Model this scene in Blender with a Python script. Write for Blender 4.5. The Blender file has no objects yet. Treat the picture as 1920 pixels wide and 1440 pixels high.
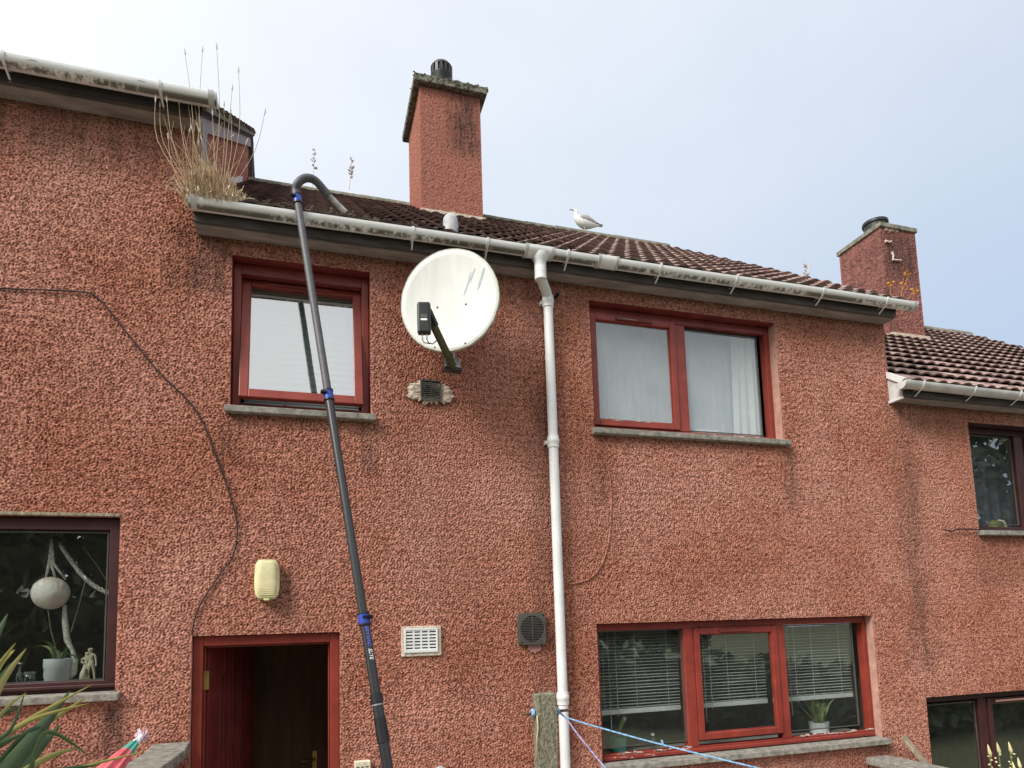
import bpy, math, random
import numpy as np
from mathutils import Vector, Matrix, Quaternion
R_ = math.radians
random.seed(7); rng = np.random.default_rng(11)
S = bpy.context.scene; COL = S.collection

# ------------------------------------------------------------------ camera
FPX, CX, CY = 1249.17, 966.304, 1043.331          # focal length and principal point, photo pixels (1920 x 1440)
YAW, PIT, ROL = 0.301439504, 0.106845227, -0.0309250566
CAM = np.array([0.0, -4.7, 2.09])
def _rot():
    cy, sy, cp, sp = math.cos(YAW), math.sin(YAW), math.cos(PIT), math.sin(PIT)
    f = np.array([sy*cp, cy*cp, sp]); r = np.array([cy, -sy, 0.0]); u = np.cross(r, f)
    c, s = math.cos(ROL), math.sin(ROL)
    return np.array([c*r+s*u, -s*r+c*u, f])
MR = _rot()
def ray(u, v): return MR.T @ np.array([(u-CX)/FPX, -(v-CY)/FPX, 1.0])
def at(u, v, y=0.0):
    d = ray(u, v); t = (y-CAM[1])/d[1]; return Vector(CAM+t*d)
def atX(u, v, x):
    d = ray(u, v); t = (x-CAM[0])/d[0]; return Vector(CAM+t*d)
def pix(p):
    c = MR @ (np.array(p)-CAM); return (CX+FPX*c[0]/c[2], CY-FPX*c[1]/c[2])
cd = bpy.data.cameras.new('camera'); cam = bpy.data.objects.new('camera', cd); COL.objects.link(cam)
cd.sensor_width = 36; cd.lens = FPX*36/1920; cd.shift_x = (960-CX)/1920; cd.shift_y = (CY-720)/1920
cd.clip_start = 0.05; cd.clip_end = 2000
m = Matrix.Identity(4)
for i in range(3):
    m[i][0] = MR[0][i]; m[i][1] = MR[1][i]; m[i][2] = -MR[2][i]; m[i][3] = CAM[i]
cam.matrix_world = m; S.camera = cam
S.render.resolution_x = 1024; S.render.resolution_y = 768

# ------------------------------------------------------------------ sky, sun, exposure
SUN = Vector((-0.72, -0.42, 0.72)).normalized()
W = bpy.data.worlds.new('World'); S.world = W; W.use_nodes = True
nt = W.node_tree; nt.nodes.clear()
def N(t, **k):
    n = nt.nodes.new(t)
    for a, b in k.items(): setattr(n, a, b)
    return n
out = N('ShaderNodeOutputWorld'); bg = N('ShaderNodeBackground'); bg.inputs[1].default_value = 0.1
sky = N('ShaderNodeTexSky', sky_type='NISHITA', sun_disc=False)
sky.sun_elevation = math.asin(SUN.z); sky.sun_rotation = math.atan2(SUN.x, SUN.y)
sky.air_density = 1.0; sky.dust_density = 2.0; sky.ozone_density = 1.0
tc = N('ShaderNodeTexCoord'); mp = N('ShaderNodeMapping'); mp.inputs['Scale'].default_value = (1.1, 1.1, 2.0)
nz = N('ShaderNodeTexNoise'); nz.inputs['Scale'].default_value = 1.6; nz.inputs['Detail'].default_value = 6; nz.inputs['Roughness'].default_value = .55
cr = N('ShaderNodeValToRGB'); cr.color_ramp.elements[0].position = .30; cr.color_ramp.elements[0].color = (.80,)*3+(1,)
cr.color_ramp.elements[1].position = .72; cr.color_ramp.elements[1].color = (.98,)*3+(1,)
dp = N('ShaderNodeVectorMath', operation='DOT_PRODUCT'); dp.inputs[1].default_value = SUN
mr = N('ShaderNodeMapRange'); mr.inputs[1].default_value = -.5; mr.inputs[2].default_value = 1.0; mr.inputs[3].default_value = .0; mr.inputs[4].default_value = 1.0
cc = N('ShaderNodeMixRGB'); cc.inputs[1].default_value = (2.85, 3.4, 4.2, 1); cc.inputs[2].default_value = (7.6, 7.4, 7.1, 1)
mx = N('ShaderNodeMixRGB')
L = nt.links.new
L(tc.outputs['Generated'], mp.inputs[0]); L(mp.outputs[0], nz.inputs['Vector']); L(nz.outputs['Fac'], cr.inputs[0])
L(tc.outputs['Generated'], dp.inputs[0]); L(dp.outputs['Value'], mr.inputs[0]); L(mr.outputs[0], cc.inputs[0])
L(cr.outputs[0], mx.inputs[0]); L(sky.outputs[0], mx.inputs[1]); L(cc.outputs[0], mx.inputs[2])
L(mx.outputs[0], bg.inputs[0]); L(bg.outputs[0], out.inputs[0])
sd = bpy.data.lights.new('sun', 'SUN'); sd.energy = 2.0; sd.angle = R_(24); sd.color = (1, .97, .92)
sun = bpy.data.objects.new('sun', sd); COL.objects.link(sun); sun.location = (-6, -6, 12)
sun.rotation_euler = (-SUN).to_track_quat('-Z', 'Y').to_euler()
S.view_settings.view_transform = 'Standard'; S.view_settings.look = 'None'
S.view_settings.exposure = 1.0; S.view_settings.gamma = 1.0

# ------------------------------------------------------------------ materials
MAT = {}
def mat(name, col, rough=.6, spec=.4, var=.12, scale=8, col2=None, bump=0, bscale=40, rnd=0, metal=0, stretch=None, detail=6, ramp=(.35, .68)):
    """principled material with a noise-mixed colour, optional bump and per-object random tint"""
    m = bpy.data.materials.new(name); m.use_nodes = True; t = m.node_tree; b = t.nodes['Principled BSDF']
    b.inputs['Roughness'].default_value = rough; b.inputs['Specular IOR Level'].default_value = spec; b.inputs['Metallic'].default_value = metal
    tc = t.nodes.new('ShaderNodeTexCoord'); src = tc.outputs['Object']
    if stretch:
        mp = t.nodes.new('ShaderNodeMapping'); mp.inputs['Scale'].default_value = stretch; t.links.new(src, mp.inputs[0]); src = mp.outputs[0]
    n = t.nodes.new('ShaderNodeTexNoise'); n.inputs['Scale'].default_value = scale; n.inputs['Detail'].default_value = detail; n.inputs['Roughness'].default_value = .62
    t.links.new(src, n.inputs['Vector'])
    r = t.nodes.new('ShaderNodeValToRGB'); r.color_ramp.elements[0].position = ramp[0]; r.color_ramp.elements[1].position = ramp[1]
    c2 = col2 or tuple(c*(1-2*var) for c in col)
    r.color_ramp.elements[0].color = (*c2, 1); r.color_ramp.elements[1].color = (*[min(1, c*(1+(var if not col2 else 0))) for c in col], 1)
    t.links.new(n.outputs['Fac'], r.inputs[0]); o = r.outputs[0]
    if rnd:
        oi = t.nodes.new('ShaderNodeObjectInfo'); mrn = t.nodes.new('ShaderNodeMapRange'); mrn.inputs[3].default_value = 1-rnd; mrn.inputs[4].default_value = 1+rnd
        t.links.new(oi.outputs['Random'], mrn.inputs[0])
        hs = t.nodes.new('ShaderNodeHueSaturation'); t.links.new(mrn.outputs[0], hs.inputs['Value']); t.links.new(o, hs.inputs['Color']); o = hs.outputs[0]
    t.links.new(o, b.inputs['Base Color'])
    if bump:
        n2 = t.nodes.new('ShaderNodeTexNoise'); n2.inputs['Scale'].default_value = bscale; n2.inputs['Detail'].default_value = 4
        t.links.new(src, n2.inputs['Vector'])
        bp = t.nodes.new('ShaderNodeBump'); bp.inputs['Strength'].default_value = bump; bp.inputs['Distance'].default_value = .01
        t.links.new(n2.outputs['Fac'], bp.inputs['Height']); t.links.new(bp.outputs[0], b.inputs['Normal'])
    MAT[name] = m; m['col_socket'] = 1
    return m
def stain_shade(m, spots, colour, nscale=15, mode='box'):
    """adds stains, and shade painted as darker boxes: spots = (x0,x1,z0,z1,softness,strength) in metres on the wall"""
    t = m.node_tree; b = t.nodes['Principled BSDF']; cur = b.inputs['Base Color'].links[0].from_socket
    tc = t.nodes.new('ShaderNodeTexCoord'); sp = t.nodes.new('ShaderNodeSeparateXYZ')
    n = t.nodes.new('ShaderNodeTexNoise'); n.inputs['Scale'].default_value = nscale; n.inputs['Detail'].default_value = 8; n.inputs['Roughness'].default_value = .7
    mp = t.nodes.new('ShaderNodeMapping'); mp.inputs['Scale'].default_value = (1, 1, .14)
    t.links.new(tc.outputs['Object'], mp.inputs[0]); t.links.new(mp.outputs[0], n.inputs['Vector'])
    nd = t.nodes.new('ShaderNodeTexNoise'); nd.inputs['Scale'].default_value = 3.5; nd.inputs['Detail'].default_value = 4
    t.links.new(tc.outputs['Object'], nd.inputs['Vector'])
    ad = t.nodes.new('ShaderNodeVectorMath'); ad.operation = 'MULTIPLY_ADD'; ad.inputs[1].default_value = (.22,)*3
    t.links.new(nd.outputs['Color'], ad.inputs[0]); t.links.new(tc.outputs['Object'], ad.inputs[2])
    t.links.new(ad.outputs[0], sp.inputs[0])
    def ma(op, a, b_, c=None, clamp=False):
        k = t.nodes.new('ShaderNodeMath'); k.operation = op; k.use_clamp = clamp
        for i, v in enumerate((a, b_, c)):
            if v is None: continue
            if isinstance(v, (int, float)): k.inputs[i].default_value = v
            else: t.links.new(v, k.inputs[i])
        return k.outputs[0]
    tot = None
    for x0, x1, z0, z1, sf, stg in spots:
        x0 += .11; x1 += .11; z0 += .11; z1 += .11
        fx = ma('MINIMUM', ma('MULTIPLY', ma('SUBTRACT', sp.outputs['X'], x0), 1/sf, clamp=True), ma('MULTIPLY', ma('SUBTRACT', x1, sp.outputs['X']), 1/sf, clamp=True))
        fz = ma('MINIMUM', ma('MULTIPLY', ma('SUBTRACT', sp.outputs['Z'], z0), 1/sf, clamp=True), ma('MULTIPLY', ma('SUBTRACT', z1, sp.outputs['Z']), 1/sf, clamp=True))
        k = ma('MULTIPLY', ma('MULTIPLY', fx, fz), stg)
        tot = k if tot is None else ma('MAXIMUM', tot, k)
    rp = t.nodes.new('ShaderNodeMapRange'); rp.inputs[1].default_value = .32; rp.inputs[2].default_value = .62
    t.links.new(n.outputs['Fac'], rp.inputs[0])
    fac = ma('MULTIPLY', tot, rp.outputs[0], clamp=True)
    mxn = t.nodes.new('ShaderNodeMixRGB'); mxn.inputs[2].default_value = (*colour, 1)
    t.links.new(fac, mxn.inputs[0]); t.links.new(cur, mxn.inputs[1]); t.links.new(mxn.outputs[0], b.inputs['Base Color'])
def glass(name, refl, film=0.0, filmcol=(.6, .65, .68), rough=0.0):
    m = bpy.data.materials.new(name); m.use_nodes = True; t = m.node_tree; t.nodes.clear()
    o = t.nodes.new('ShaderNodeOutputMaterial'); tr = t.nodes.new('ShaderNodeBsdfTransparent'); gl = t.nodes.new('ShaderNodeBsdfGlossy')
    tr.inputs[0].default_value = (.93, .96, .95, 1); gl.inputs['Roughness'].default_value = rough; gl.inputs[0].default_value = (.96, .98, 1, 1)
    fr = t.nodes.new('ShaderNodeFresnel'); fr.inputs[0].default_value = 1.5
    ad = t.nodes.new('ShaderNodeMath'); ad.operation = 'MULTIPLY_ADD'; ad.inputs[1].default_value = 1.6; ad.inputs[2].default_value = max(0, refl-.064); ad.use_clamp = True
    t.links.new(fr.outputs[0], ad.inputs[0])
    ge = t.nodes.new('ShaderNodeNewGeometry'); fb = t.nodes.new('ShaderNodeMath'); fb.operation = 'SUBTRACT'; fb.inputs[0].default_value = 1.0; t.links.new(ge.outputs['Backfacing'], fb.inputs[1])
    fm = t.nodes.new('ShaderNodeMath'); fm.operation = 'MULTIPLY'; t.links.new(ad.outputs[0], fm.inputs[0]); t.links.new(fb.outputs[0], fm.inputs[1])   # only the outer face mirrors
    # very slight waviness of old panes
    tcn = t.nodes.new('ShaderNodeTexCoord'); nn = t.nodes.new('ShaderNodeTexNoise'); nn.inputs['Scale'].default_value = 2.2; nn.inputs['Detail'].default_value = 2
    bp = t.nodes.new('ShaderNodeBump'); bp.inputs['Strength'].default_value = .02; bp.inputs['Distance'].default_value = .05
    t.links.new(tcn.outputs['Object'], nn.inputs['Vector']); t.links.new(nn.outputs['Fac'], bp.inputs['Height']); t.links.new(bp.outputs[0], gl.inputs['Normal'])
    base = tr.outputs[0]
    if film:
        df = t.nodes.new('ShaderNodeBsdfDiffuse'); df.inputs[0].default_value = (*filmcol, 1)
        n3 = t.nodes.new('ShaderNodeTexNoise'); n3.inputs['Scale'].default_value = 4.5; n3.inputs['Detail'].default_value = 7; n3.inputs['Roughness'].default_value = .6
        t.links.new(tcn.outputs['Object'], n3.inputs['Vector'])
        mrn = t.nodes.new('ShaderNodeMapRange'); mrn.inputs[1].default_value = .3; mrn.inputs[2].default_value = .7; mrn.inputs[3].default_value = film*.75; mrn.inputs[4].default_value = film*1.2
        t.links.new(n3.outputs['Fac'], mrn.inputs[0])
        m0 = t.nodes.new('ShaderNodeMixShader'); t.links.new(mrn.outputs[0], m0.inputs[0]); t.links.new(tr.outputs[0], m0.inputs[1]); t.links.new(df.outputs[0], m0.inputs[2]); base = m0.outputs[0]
    ms = t.nodes.new('ShaderNodeMixShader'); t.links.new(fm.outputs[0], ms.inputs[0]); t.links.new(base, ms.inputs[1]); t.links.new(gl.outputs[0], ms.inputs[2])
    t.links.new(ms.outputs[0], o.inputs[0]); MAT[name] = m; return m

harl = mat('red_roughcast', (.57, .262, .187), rough=.93, spec=.12, col2=(.17, .055, .037), scale=74, detail=2, bump=.5, bscale=110, ramp=(.38, .54))
def fade(m, lo, hi, scale):
    """broad weathering: patches of the coat that have faded more or less"""
    t = m.node_tree; b = t.nodes['Principled BSDF']; cur = b.inputs['Base Color'].links[0].from_socket
    tcn = t.nodes.new('ShaderNodeTexCoord'); n = t.nodes.new('ShaderNodeTexNoise'); n.inputs['Scale'].default_value = scale; n.inputs['Detail'].default_value = 7; n.inputs['Roughness'].default_value = .6
    k = t.nodes.new('ShaderNodeMapRange'); k.inputs[1].default_value = .35; k.inputs[2].default_value = .65; k.inputs[3].default_value = lo; k.inputs[4].default_value = hi
    h = t.nodes.new('ShaderNodeHueSaturation'); t.links.new(tcn.outputs['Object'], n.inputs['Vector']); t.links.new(n.outputs['Fac'], k.inputs[0]); t.links.new(k.outputs[0], h.inputs['Value'])
    k2 = t.nodes.new('ShaderNodeMapRange'); k2.inputs[1].default_value = .35; k2.inputs[2].default_value = .65; k2.inputs[3].default_value = 1.1; k2.inputs[4].default_value = .93; t.links.new(n.outputs['Fac'], k2.inputs[0]); t.links.new(k2.outputs[0], h.inputs['Saturation'])
    t.links.new(cur, h.inputs['Color']); t.links.new(h.outputs[0], b.inputs['Base Color'])
fade(harl, .80, 1.08, .85)
stain_shade(harl, [(-.95, -.45, 4.35, 4.95, .12, .75), (-.62, -.38, 3.2, 3.62, .1, .6), (.3, .52, 3.15, 3.6, .08, .7),
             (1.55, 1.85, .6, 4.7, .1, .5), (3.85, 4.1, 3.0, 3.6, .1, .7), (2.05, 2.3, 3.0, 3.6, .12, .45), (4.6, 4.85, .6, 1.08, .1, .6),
             (5.05, 5.5, 1.5, 4.2, .2, .55), (-1.3, -1.02, 1.35, 1.75, .1, .9), (-.28, -.02, 2.15, 2.55, .1, .8),  # last box paints the lamp's shadow to its right and below
             (-.6, 5.1, 4.55, 4.9, .12, .4), (-3, -.8, 5.1, 5.7, .15, .5), (5.2, 8.2, 3.7, 4.2, .12, .45), (-2.6, -1.05, .8, 1.62, .12, .45), (1.9, 4.8, .5, 1.0, .1, .4), (5.95, 8.2, 2.3, 2.86, .1, .4)],  # first boxes are mostly painted eave shade, the rest darken below sills
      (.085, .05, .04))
chim_m = mat('chimney_roughcast', (.40, .17, .125), rough=.93, spec=.12, col2=(.18, .065, .047), scale=55, detail=3, bump=.5, bscale=150, ramp=(.34, .6))
stain_shade(chim_m, [(1.5, 2.1, 7.7, 8.75, .25, 1.0)], (.03, .025, .022), nscale=30)
chim_old = mat('old_chimney_roughcast', (.36, .155, .125), rough=.93, spec=.12, col2=(.15, .07, .06), scale=20, detail=9, bump=.6, bscale=120, ramp=(.34, .62))
stain_shade(chim_old, [(7.95, 8.75, 6.9, 7.85, .2, .9), (7.95, 8.2, 5.8, 7.85, .1, .6)], (.06, .04, .038), nscale=14)
mat('reveal_render', (.48, .27, .215), rough=.9, spec=.15, var=.12, scale=14, bump=.15)
mat('red_paint', (.265, .042, .028), rough=.42, spec=.4, var=.12, scale=6, bump=.08, bscale=60)
mat('shaded_red_paint', (.19, .032, .029), rough=.5, spec=.35, var=.15, scale=6, bump=.06, bscale=60)  # the red paint again, darkened for joinery lying in shade
mat('brown_frame', (.055, .017, .017), rough=.45, var=.15, scale=6)
mat('flaking_white', (.62, .5, .42), rough=.85, var=.2, scale=30)
conc = mat('concrete', (.34, .32, .28), rough=.92, spec=.15, col2=(.16, .15, .125), scale=22, bump=.5, bscale=120)
mat('mossy_concrete', (.22, .21, .165), rough=.95, spec=.1, col2=(.04, .042, .028), scale=24, detail=9, bump=.8, bscale=60, ramp=(.38, .6))
mat('ridge_concrete', (.30, .29, .235), rough=.95, spec=.1, col2=(.10, .10, .075), scale=16, detail=8, bump=.6, bscale=60, rnd=.15)
mat('soffit_board', (.38, .335, .305), rough=.8, spec=.2, col2=(.20, .17, .15), scale=7, stretch=(.5, 2, 2), detail=8, bump=.15)
mat('grey_board', (.40, .37, .37), rough=.85, col2=(.26, .235, .235), scale=12, bump=.2)
mat('fascia_board', (.12, .105, .10), rough=.85, col2=(.05, .045, .042), scale=8, stretch=(.4, 2, 2))
mat('white_upvc', (.74, .75, .74), rough=.38, spec=.45, var=.05, scale=5)
mat('aged_upvc', (.58, .58, .555), rough=.5, var=.1, scale=8)
tile_m = mat('concrete_tile', (.36, .255, .225), rough=.9, spec=.2, col2=(.11, .07, .063), scale=7, detail=9, bump=.5, bscale=70, rnd=.30, ramp=(.36, .64))
def tile_moss():
    t = tile_m.node_tree; b = t.nodes['Principled BSDF']; cur = b.inputs['Base Color'].links[0].from_socket
    ge = t.nodes.new('ShaderNodeNewGeometry'); sx = t.nodes.new('ShaderNodeSeparateXYZ'); t.links.new(ge.outputs['Position'], sx.inputs[0])
    n = t.nodes.new('ShaderNodeTexNoise'); n.inputs['Scale'].default_value = 2.6; n.inputs['Detail'].default_value = 8; t.links.new(ge.outputs['Position'], n.inputs['Vector'])
    m1 = t.nodes.new('ShaderNodeMapRange'); m1.inputs[1].default_value = 3.6; m1.inputs[2].default_value = .2; m1.inputs[3].default_value = -.12; m1.inputs[4].default_value = .42; t.links.new(sx.outputs['X'], m1.inputs[0])
    ad = t.nodes.new('ShaderNodeMath'); ad.operation = 'ADD'; t.links.new(n.outputs['Fac'], ad.inputs[0]); t.links.new(m1.outputs[0], ad.inputs[1])
    m2 = t.nodes.new('ShaderNodeMapRange'); m2.inputs[1].default_value = .5; m2.inputs[2].default_value = .8; m2.inputs[4].default_value = .4; t.links.new(ad.outputs[0], m2.inputs[0])
    mxn = t.nodes.new('ShaderNodeMixRGB'); mxn.inputs[2].default_value = (.075, .055, .048, 1); t.links.new(m2.outputs[0], mxn.inputs[0]); t.links.new(cur, mxn.inputs[1]); t.links.new(mxn.outputs[0], b.inputs['Base Color'])
tile_moss()
mat('roof_felt', (.035, .028, .026), rough=.95)
mat('lead', (.47, .48, .49), rough=.6, var=.15, scale=10)
mat('mortar', (.66, .57, .47), rough=.95, col2=(.44, .35, .27), scale=26, bump=.8, bscale=70)
mat('pale_filler', (.72, .62, .52), rough=.95, var=.15, scale=30)
mat('dark_metal', (.035, .037, .037), rough=.45, var=.2, metal=.3)
mat('grey_plastic', (.085, .078, .07), rough=.5, var=.15)
mat('black_plastic', (.018, .018, .02), rough=.4, var=.2)
mat('black_void', (.006, .006, .006), rough=.9)
mat('dish_paint', (.66, .66, .62), rough=.62, spec=.3, col2=(.58, .585, .545), scale=5, stretch=(3, 3, .5), detail=8)
mat('dish_rim', (.23, .25, .14), rough=.8, col2=(.62, .62, .58), scale=14)
mat('mossy_arm', (.05, .04, .025), rough=.9, col2=(.075, .085, .03), scale=30, bump=.4)
mat('galvanised', (.42, .42, .42), rough=.45, metal=.6, var=.2, scale=20)
mat('carbon', (.032, .032, .035), rough=.3, spec=.5, var=.15, scale=60, stretch=(1, 1, 4))
mat('grey_carbon', (.085, .085, .09), rough=.52, spec=.5, var=.15, scale=40)
mat('blue_clamp', (.03, .07, .42), rough=.35, var=.15)
mat('nozzle_grey', (.40, .40, .38), rough=.5, var=.2, scale=18)
mat('blue_print', (.12, .16, .75), rough=.5); mat('white_print', (.8, .8, .8), rough=.5)
mat('yellowed_plastic', (.74, .68, .42), rough=.4, col2=(.60, .54, .30), scale=9, stretch=(1, 1, 2))
mat('yellowed_rim', (.70, .68, .36), rough=.45, var=.15)
mat('cable', (.018, .014, .013), rough=.6)
mat('dry_grass', (.58, .44, .28), rough=.85, col2=(.40, .28, .17), scale=30, rnd=.1)
mat('straw', (.60, .46, .30), rough=.85, col2=(.36, .24, .14), scale=18)
mat('moss', (.10, .095, .03), rough=.95, col2=(.05, .04, .02), scale=40, bump=1, bscale=60)
mat('debris', (.12, .085, .06), rough=.95, col2=(.045, .033, .026), scale=30, bump=1)
mat('orange_leaf', (.62, .30, .07), rough=.7, col2=(.45, .2, .05), scale=30)
mat('grey_stem', (.55, .48, .43), rough=.8)
mat('flax_leaf', (.07, .115, .028), rough=.5, spec=.5, col2=(.035, .07, .022), scale=5, stretch=(1, 1, .6), rnd=.25)
mat('flax_yellow', (.42, .36, .10), rough=.5, col2=(.25, .25, .07), scale=5, rnd=.2)
mat('pink_cloth', (.78, .16, .18), rough=.8, var=.15, scale=20); mat('teal_cloth', (.10, .42, .33), rough=.8, var=.15, scale=20)
mat('pale_cloth', (.82, .70, .74), rough=.8, col2=(.55, .25, .35), scale=50)
mat('post_wood', (.34, .31, .22), rough=.95, col2=(.10, .092, .065), scale=55, detail=10, bump=1, bscale=120, stretch=(1, 1, .55))
mat('pale_wood', (.36, .31, .22), rough=.9, col2=(.16, .13, .085), scale=16, stretch=(3, 3, .4), bump=.5)
mat('rusty_steel', (.13, .075, .045), rough=.8, var=.3, scale=40)
mat('blue_rope', (.36, .58, .72), rough=.75, col2=(.10, .24, .46), scale=60); mat('lilac_rope', (.44, .43, .62), rough=.75, col2=(.16, .16, .34), scale=60)
mat('hall_brown', (.26, .115, .048), rough=.45, col2=(.16, .07, .028), scale=5, stretch=(4, 4, .4))
mat('brass', (.55, .38, .12), rough=.35, metal=.8, var=.1)
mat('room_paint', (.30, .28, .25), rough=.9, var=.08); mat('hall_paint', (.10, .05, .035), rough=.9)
mat('blind_cloth', (.46, .50, .50), rough=.9, var=.05, scale=3, stretch=(1, 1, 12))
mat('net_curtain', (.52, .55, .57), rough=.95, col2=(.42, .45, .475), scale=3, detail=8, stretch=(2, 2, .7))
mat('cream_curtain', (.80, .83, .77), rough=.9, var=.04)
mat('blue_curtain', (.125, .125, .17), rough=.9, var=.2)
mat('blind_slat', (.46, .46, .44), rough=.5, var=.05)
mat('white_glaze', (.80, .82, .83), rough=.35, var=.05); mat('teal_glaze', (.10, .36, .32), rough=.4, var=.12)
mat('cactus', (.16, .22, .06), rough=.8, var=.25, scale=60); mat('cactus_tip', (.55, .48, .42), rough=.9, var=.15, scale=60)
mat('snake_leaf', (.13, .20, .08), rough=.45, col2=(.36, .38, .17), scale=16)
mat('ivory', (.78, .70, .52), rough=.7, var=.18, scale=30)
mat('macrame', (.82, .79, .70), rough=.95, var=.2, scale=60, bump=.8, bscale=150)
mat('shell_ball', (.93, .86, .78), rough=.85, col2=(.80, .55, .42), scale=9, bump=.7, bscale=70, ramp=(.3, .5))
mat('jar_red', (.2, .04, .035), rough=.4); mat('olive_bag', (.26, .26, .10), rough=.7, var=.3)
mat('gull_white', (.78, .78, .76), rough=.85, var=.06, scale=30); mat('gull_grey', (.42, .42, .40), rough=.85, var=.15, scale=30)
mat('gull_dark', (.07, .065, .055), rough=.8); mat('gull_bill', (.30, .27, .2), rough=.6); mat('gull_leg', (.6, .5, .42), rough=.7)
mat('lawn', (.07, .10, .035), rough=.95, col2=(.12, .11, .06), scale=3, bump=.6); mat('slab', (.50, .48, .45), rough=.9, var=.15, scale=5)
mat('hedge_leaf', (.12, .15, .07), rough=.5, rnd=.1, col2=(.05, .075, .03), scale=1.2)
mat('bark', (.10, .075, .055), rough=.95, var=.3)
mat('spire_flower', (.72, .66, .36), rough=.7, var=.15); mat('green_stem', (.16, .22, .06), rough=.6)
mat('roof_slate', (.12, .11, .105), rough=.8); mat('shed_white', (.7, .7, .68), rough=.6); mat('shed_red', (.28, .07, .05), rough=.7)
glass('sky_glass', .46); glass('hazy_glass', .10, film=.22, filmcol=(.62, .66, .69)); glass('dark_glass', .2, film=.012, filmcol=(.5, .52, .5)); glass('left_glass', .27, film=.008, filmcol=(.5, .52, .5)); glass('clear_glass', .22, film=.02, filmcol=(.55, .57, .55)); glass('jar_glass', .15); glass('strip_glass', .25, film=.12, filmcol=(.4, .4, .38))  # film on dark, left and clear panes lightens them, replacing paler reflections

def gutter_material():
    """white plastic with a ragged green-black algae band low on the outside"""
    m = mat('gutter_upvc', (.86, .87, .85), rough=.35, spec=.5, col2=(.76, .765, .74), scale=9, stretch=(.5, 2, 2), detail=8)
    t = m.node_tree; b = t.nodes['Principled BSDF']; cur = b.inputs['Base Color'].links[0].from_socket
    tcn = t.nodes.new('ShaderNodeTexCoord'); uv = t.nodes.new('ShaderNodeAttribute'); uv.attribute_name = 'girth'
    n = t.nodes.new('ShaderNodeTexNoise'); n.inputs['Scale'].default_value = 16; n.inputs['Detail'].default_value = 10; n.inputs['Roughness'].default_value = .75
    n2 = t.nodes.new('ShaderNodeTexNoise'); n2.inputs['Scale'].default_value = 1.3; n2.inputs['Detail'].default_value = 3
    mp = t.nodes.new('ShaderNodeMapping'); mp.inputs['Scale'].default_value = (1.6, 1, 1)
    t.links.new(tcn.outputs['Object'], mp.inputs[0]); t.links.new(mp.outputs[0], n.inputs['Vector']); t.links.new(tcn.outputs['Object'], n2.inputs['Vector'])
    r = t.nodes.new('ShaderNodeValToRGB'); e = r.color_ramp.elements
    e[0].position = .20; e[0].color = (0, 0, 0, 1); e[1].position = .30; e[1].color = (1, 1, 1, 1)
    a = e.new(.44); a.color = (1, 1, 1, 1); c = e.new(.52); c.color = (.1, .1, .1, 1)
    t.links.new(uv.outputs['Fac'], r.inputs[0])
    def ma(op, x, y, z=None):
        k = t.nodes.new('ShaderNodeMath'); k.operation = op; k.use_clamp = op != 'ADD'
        for i, v in enumerate((x, y, z)):
            if v is None: continue
            if isinstance(v, (int, float)): k.inputs[i].default_value = v
            else: t.links.new(v, k.inputs[i])
        return k.outputs[0]
    s = ma('ADD', n.outputs['Fac'], ma('MULTIPLY_ADD', n2.outputs['Fac'], 1.1, -.5))
    k = t.nodes.new('ShaderNodeMapRange'); k.inputs[1].default_value = .44; k.inputs[2].default_value = .56
    t.links.new(s, k.inputs[0])
    f = ma('MULTIPLY', ma('MULTIPLY', r.outputs[0], k.outputs[0]), .92)
    mxn = t.nodes.new('ShaderNodeMixRGB'); mxn.inputs[2].default_value = (.062, .064, .032, 1)
    t.links.new(f, mxn.inputs[0]); t.links.new(cur, mxn.inputs[1]); t.links.new(mxn.outputs[0], b.inputs['Base Color'])
gutter_material()

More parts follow.
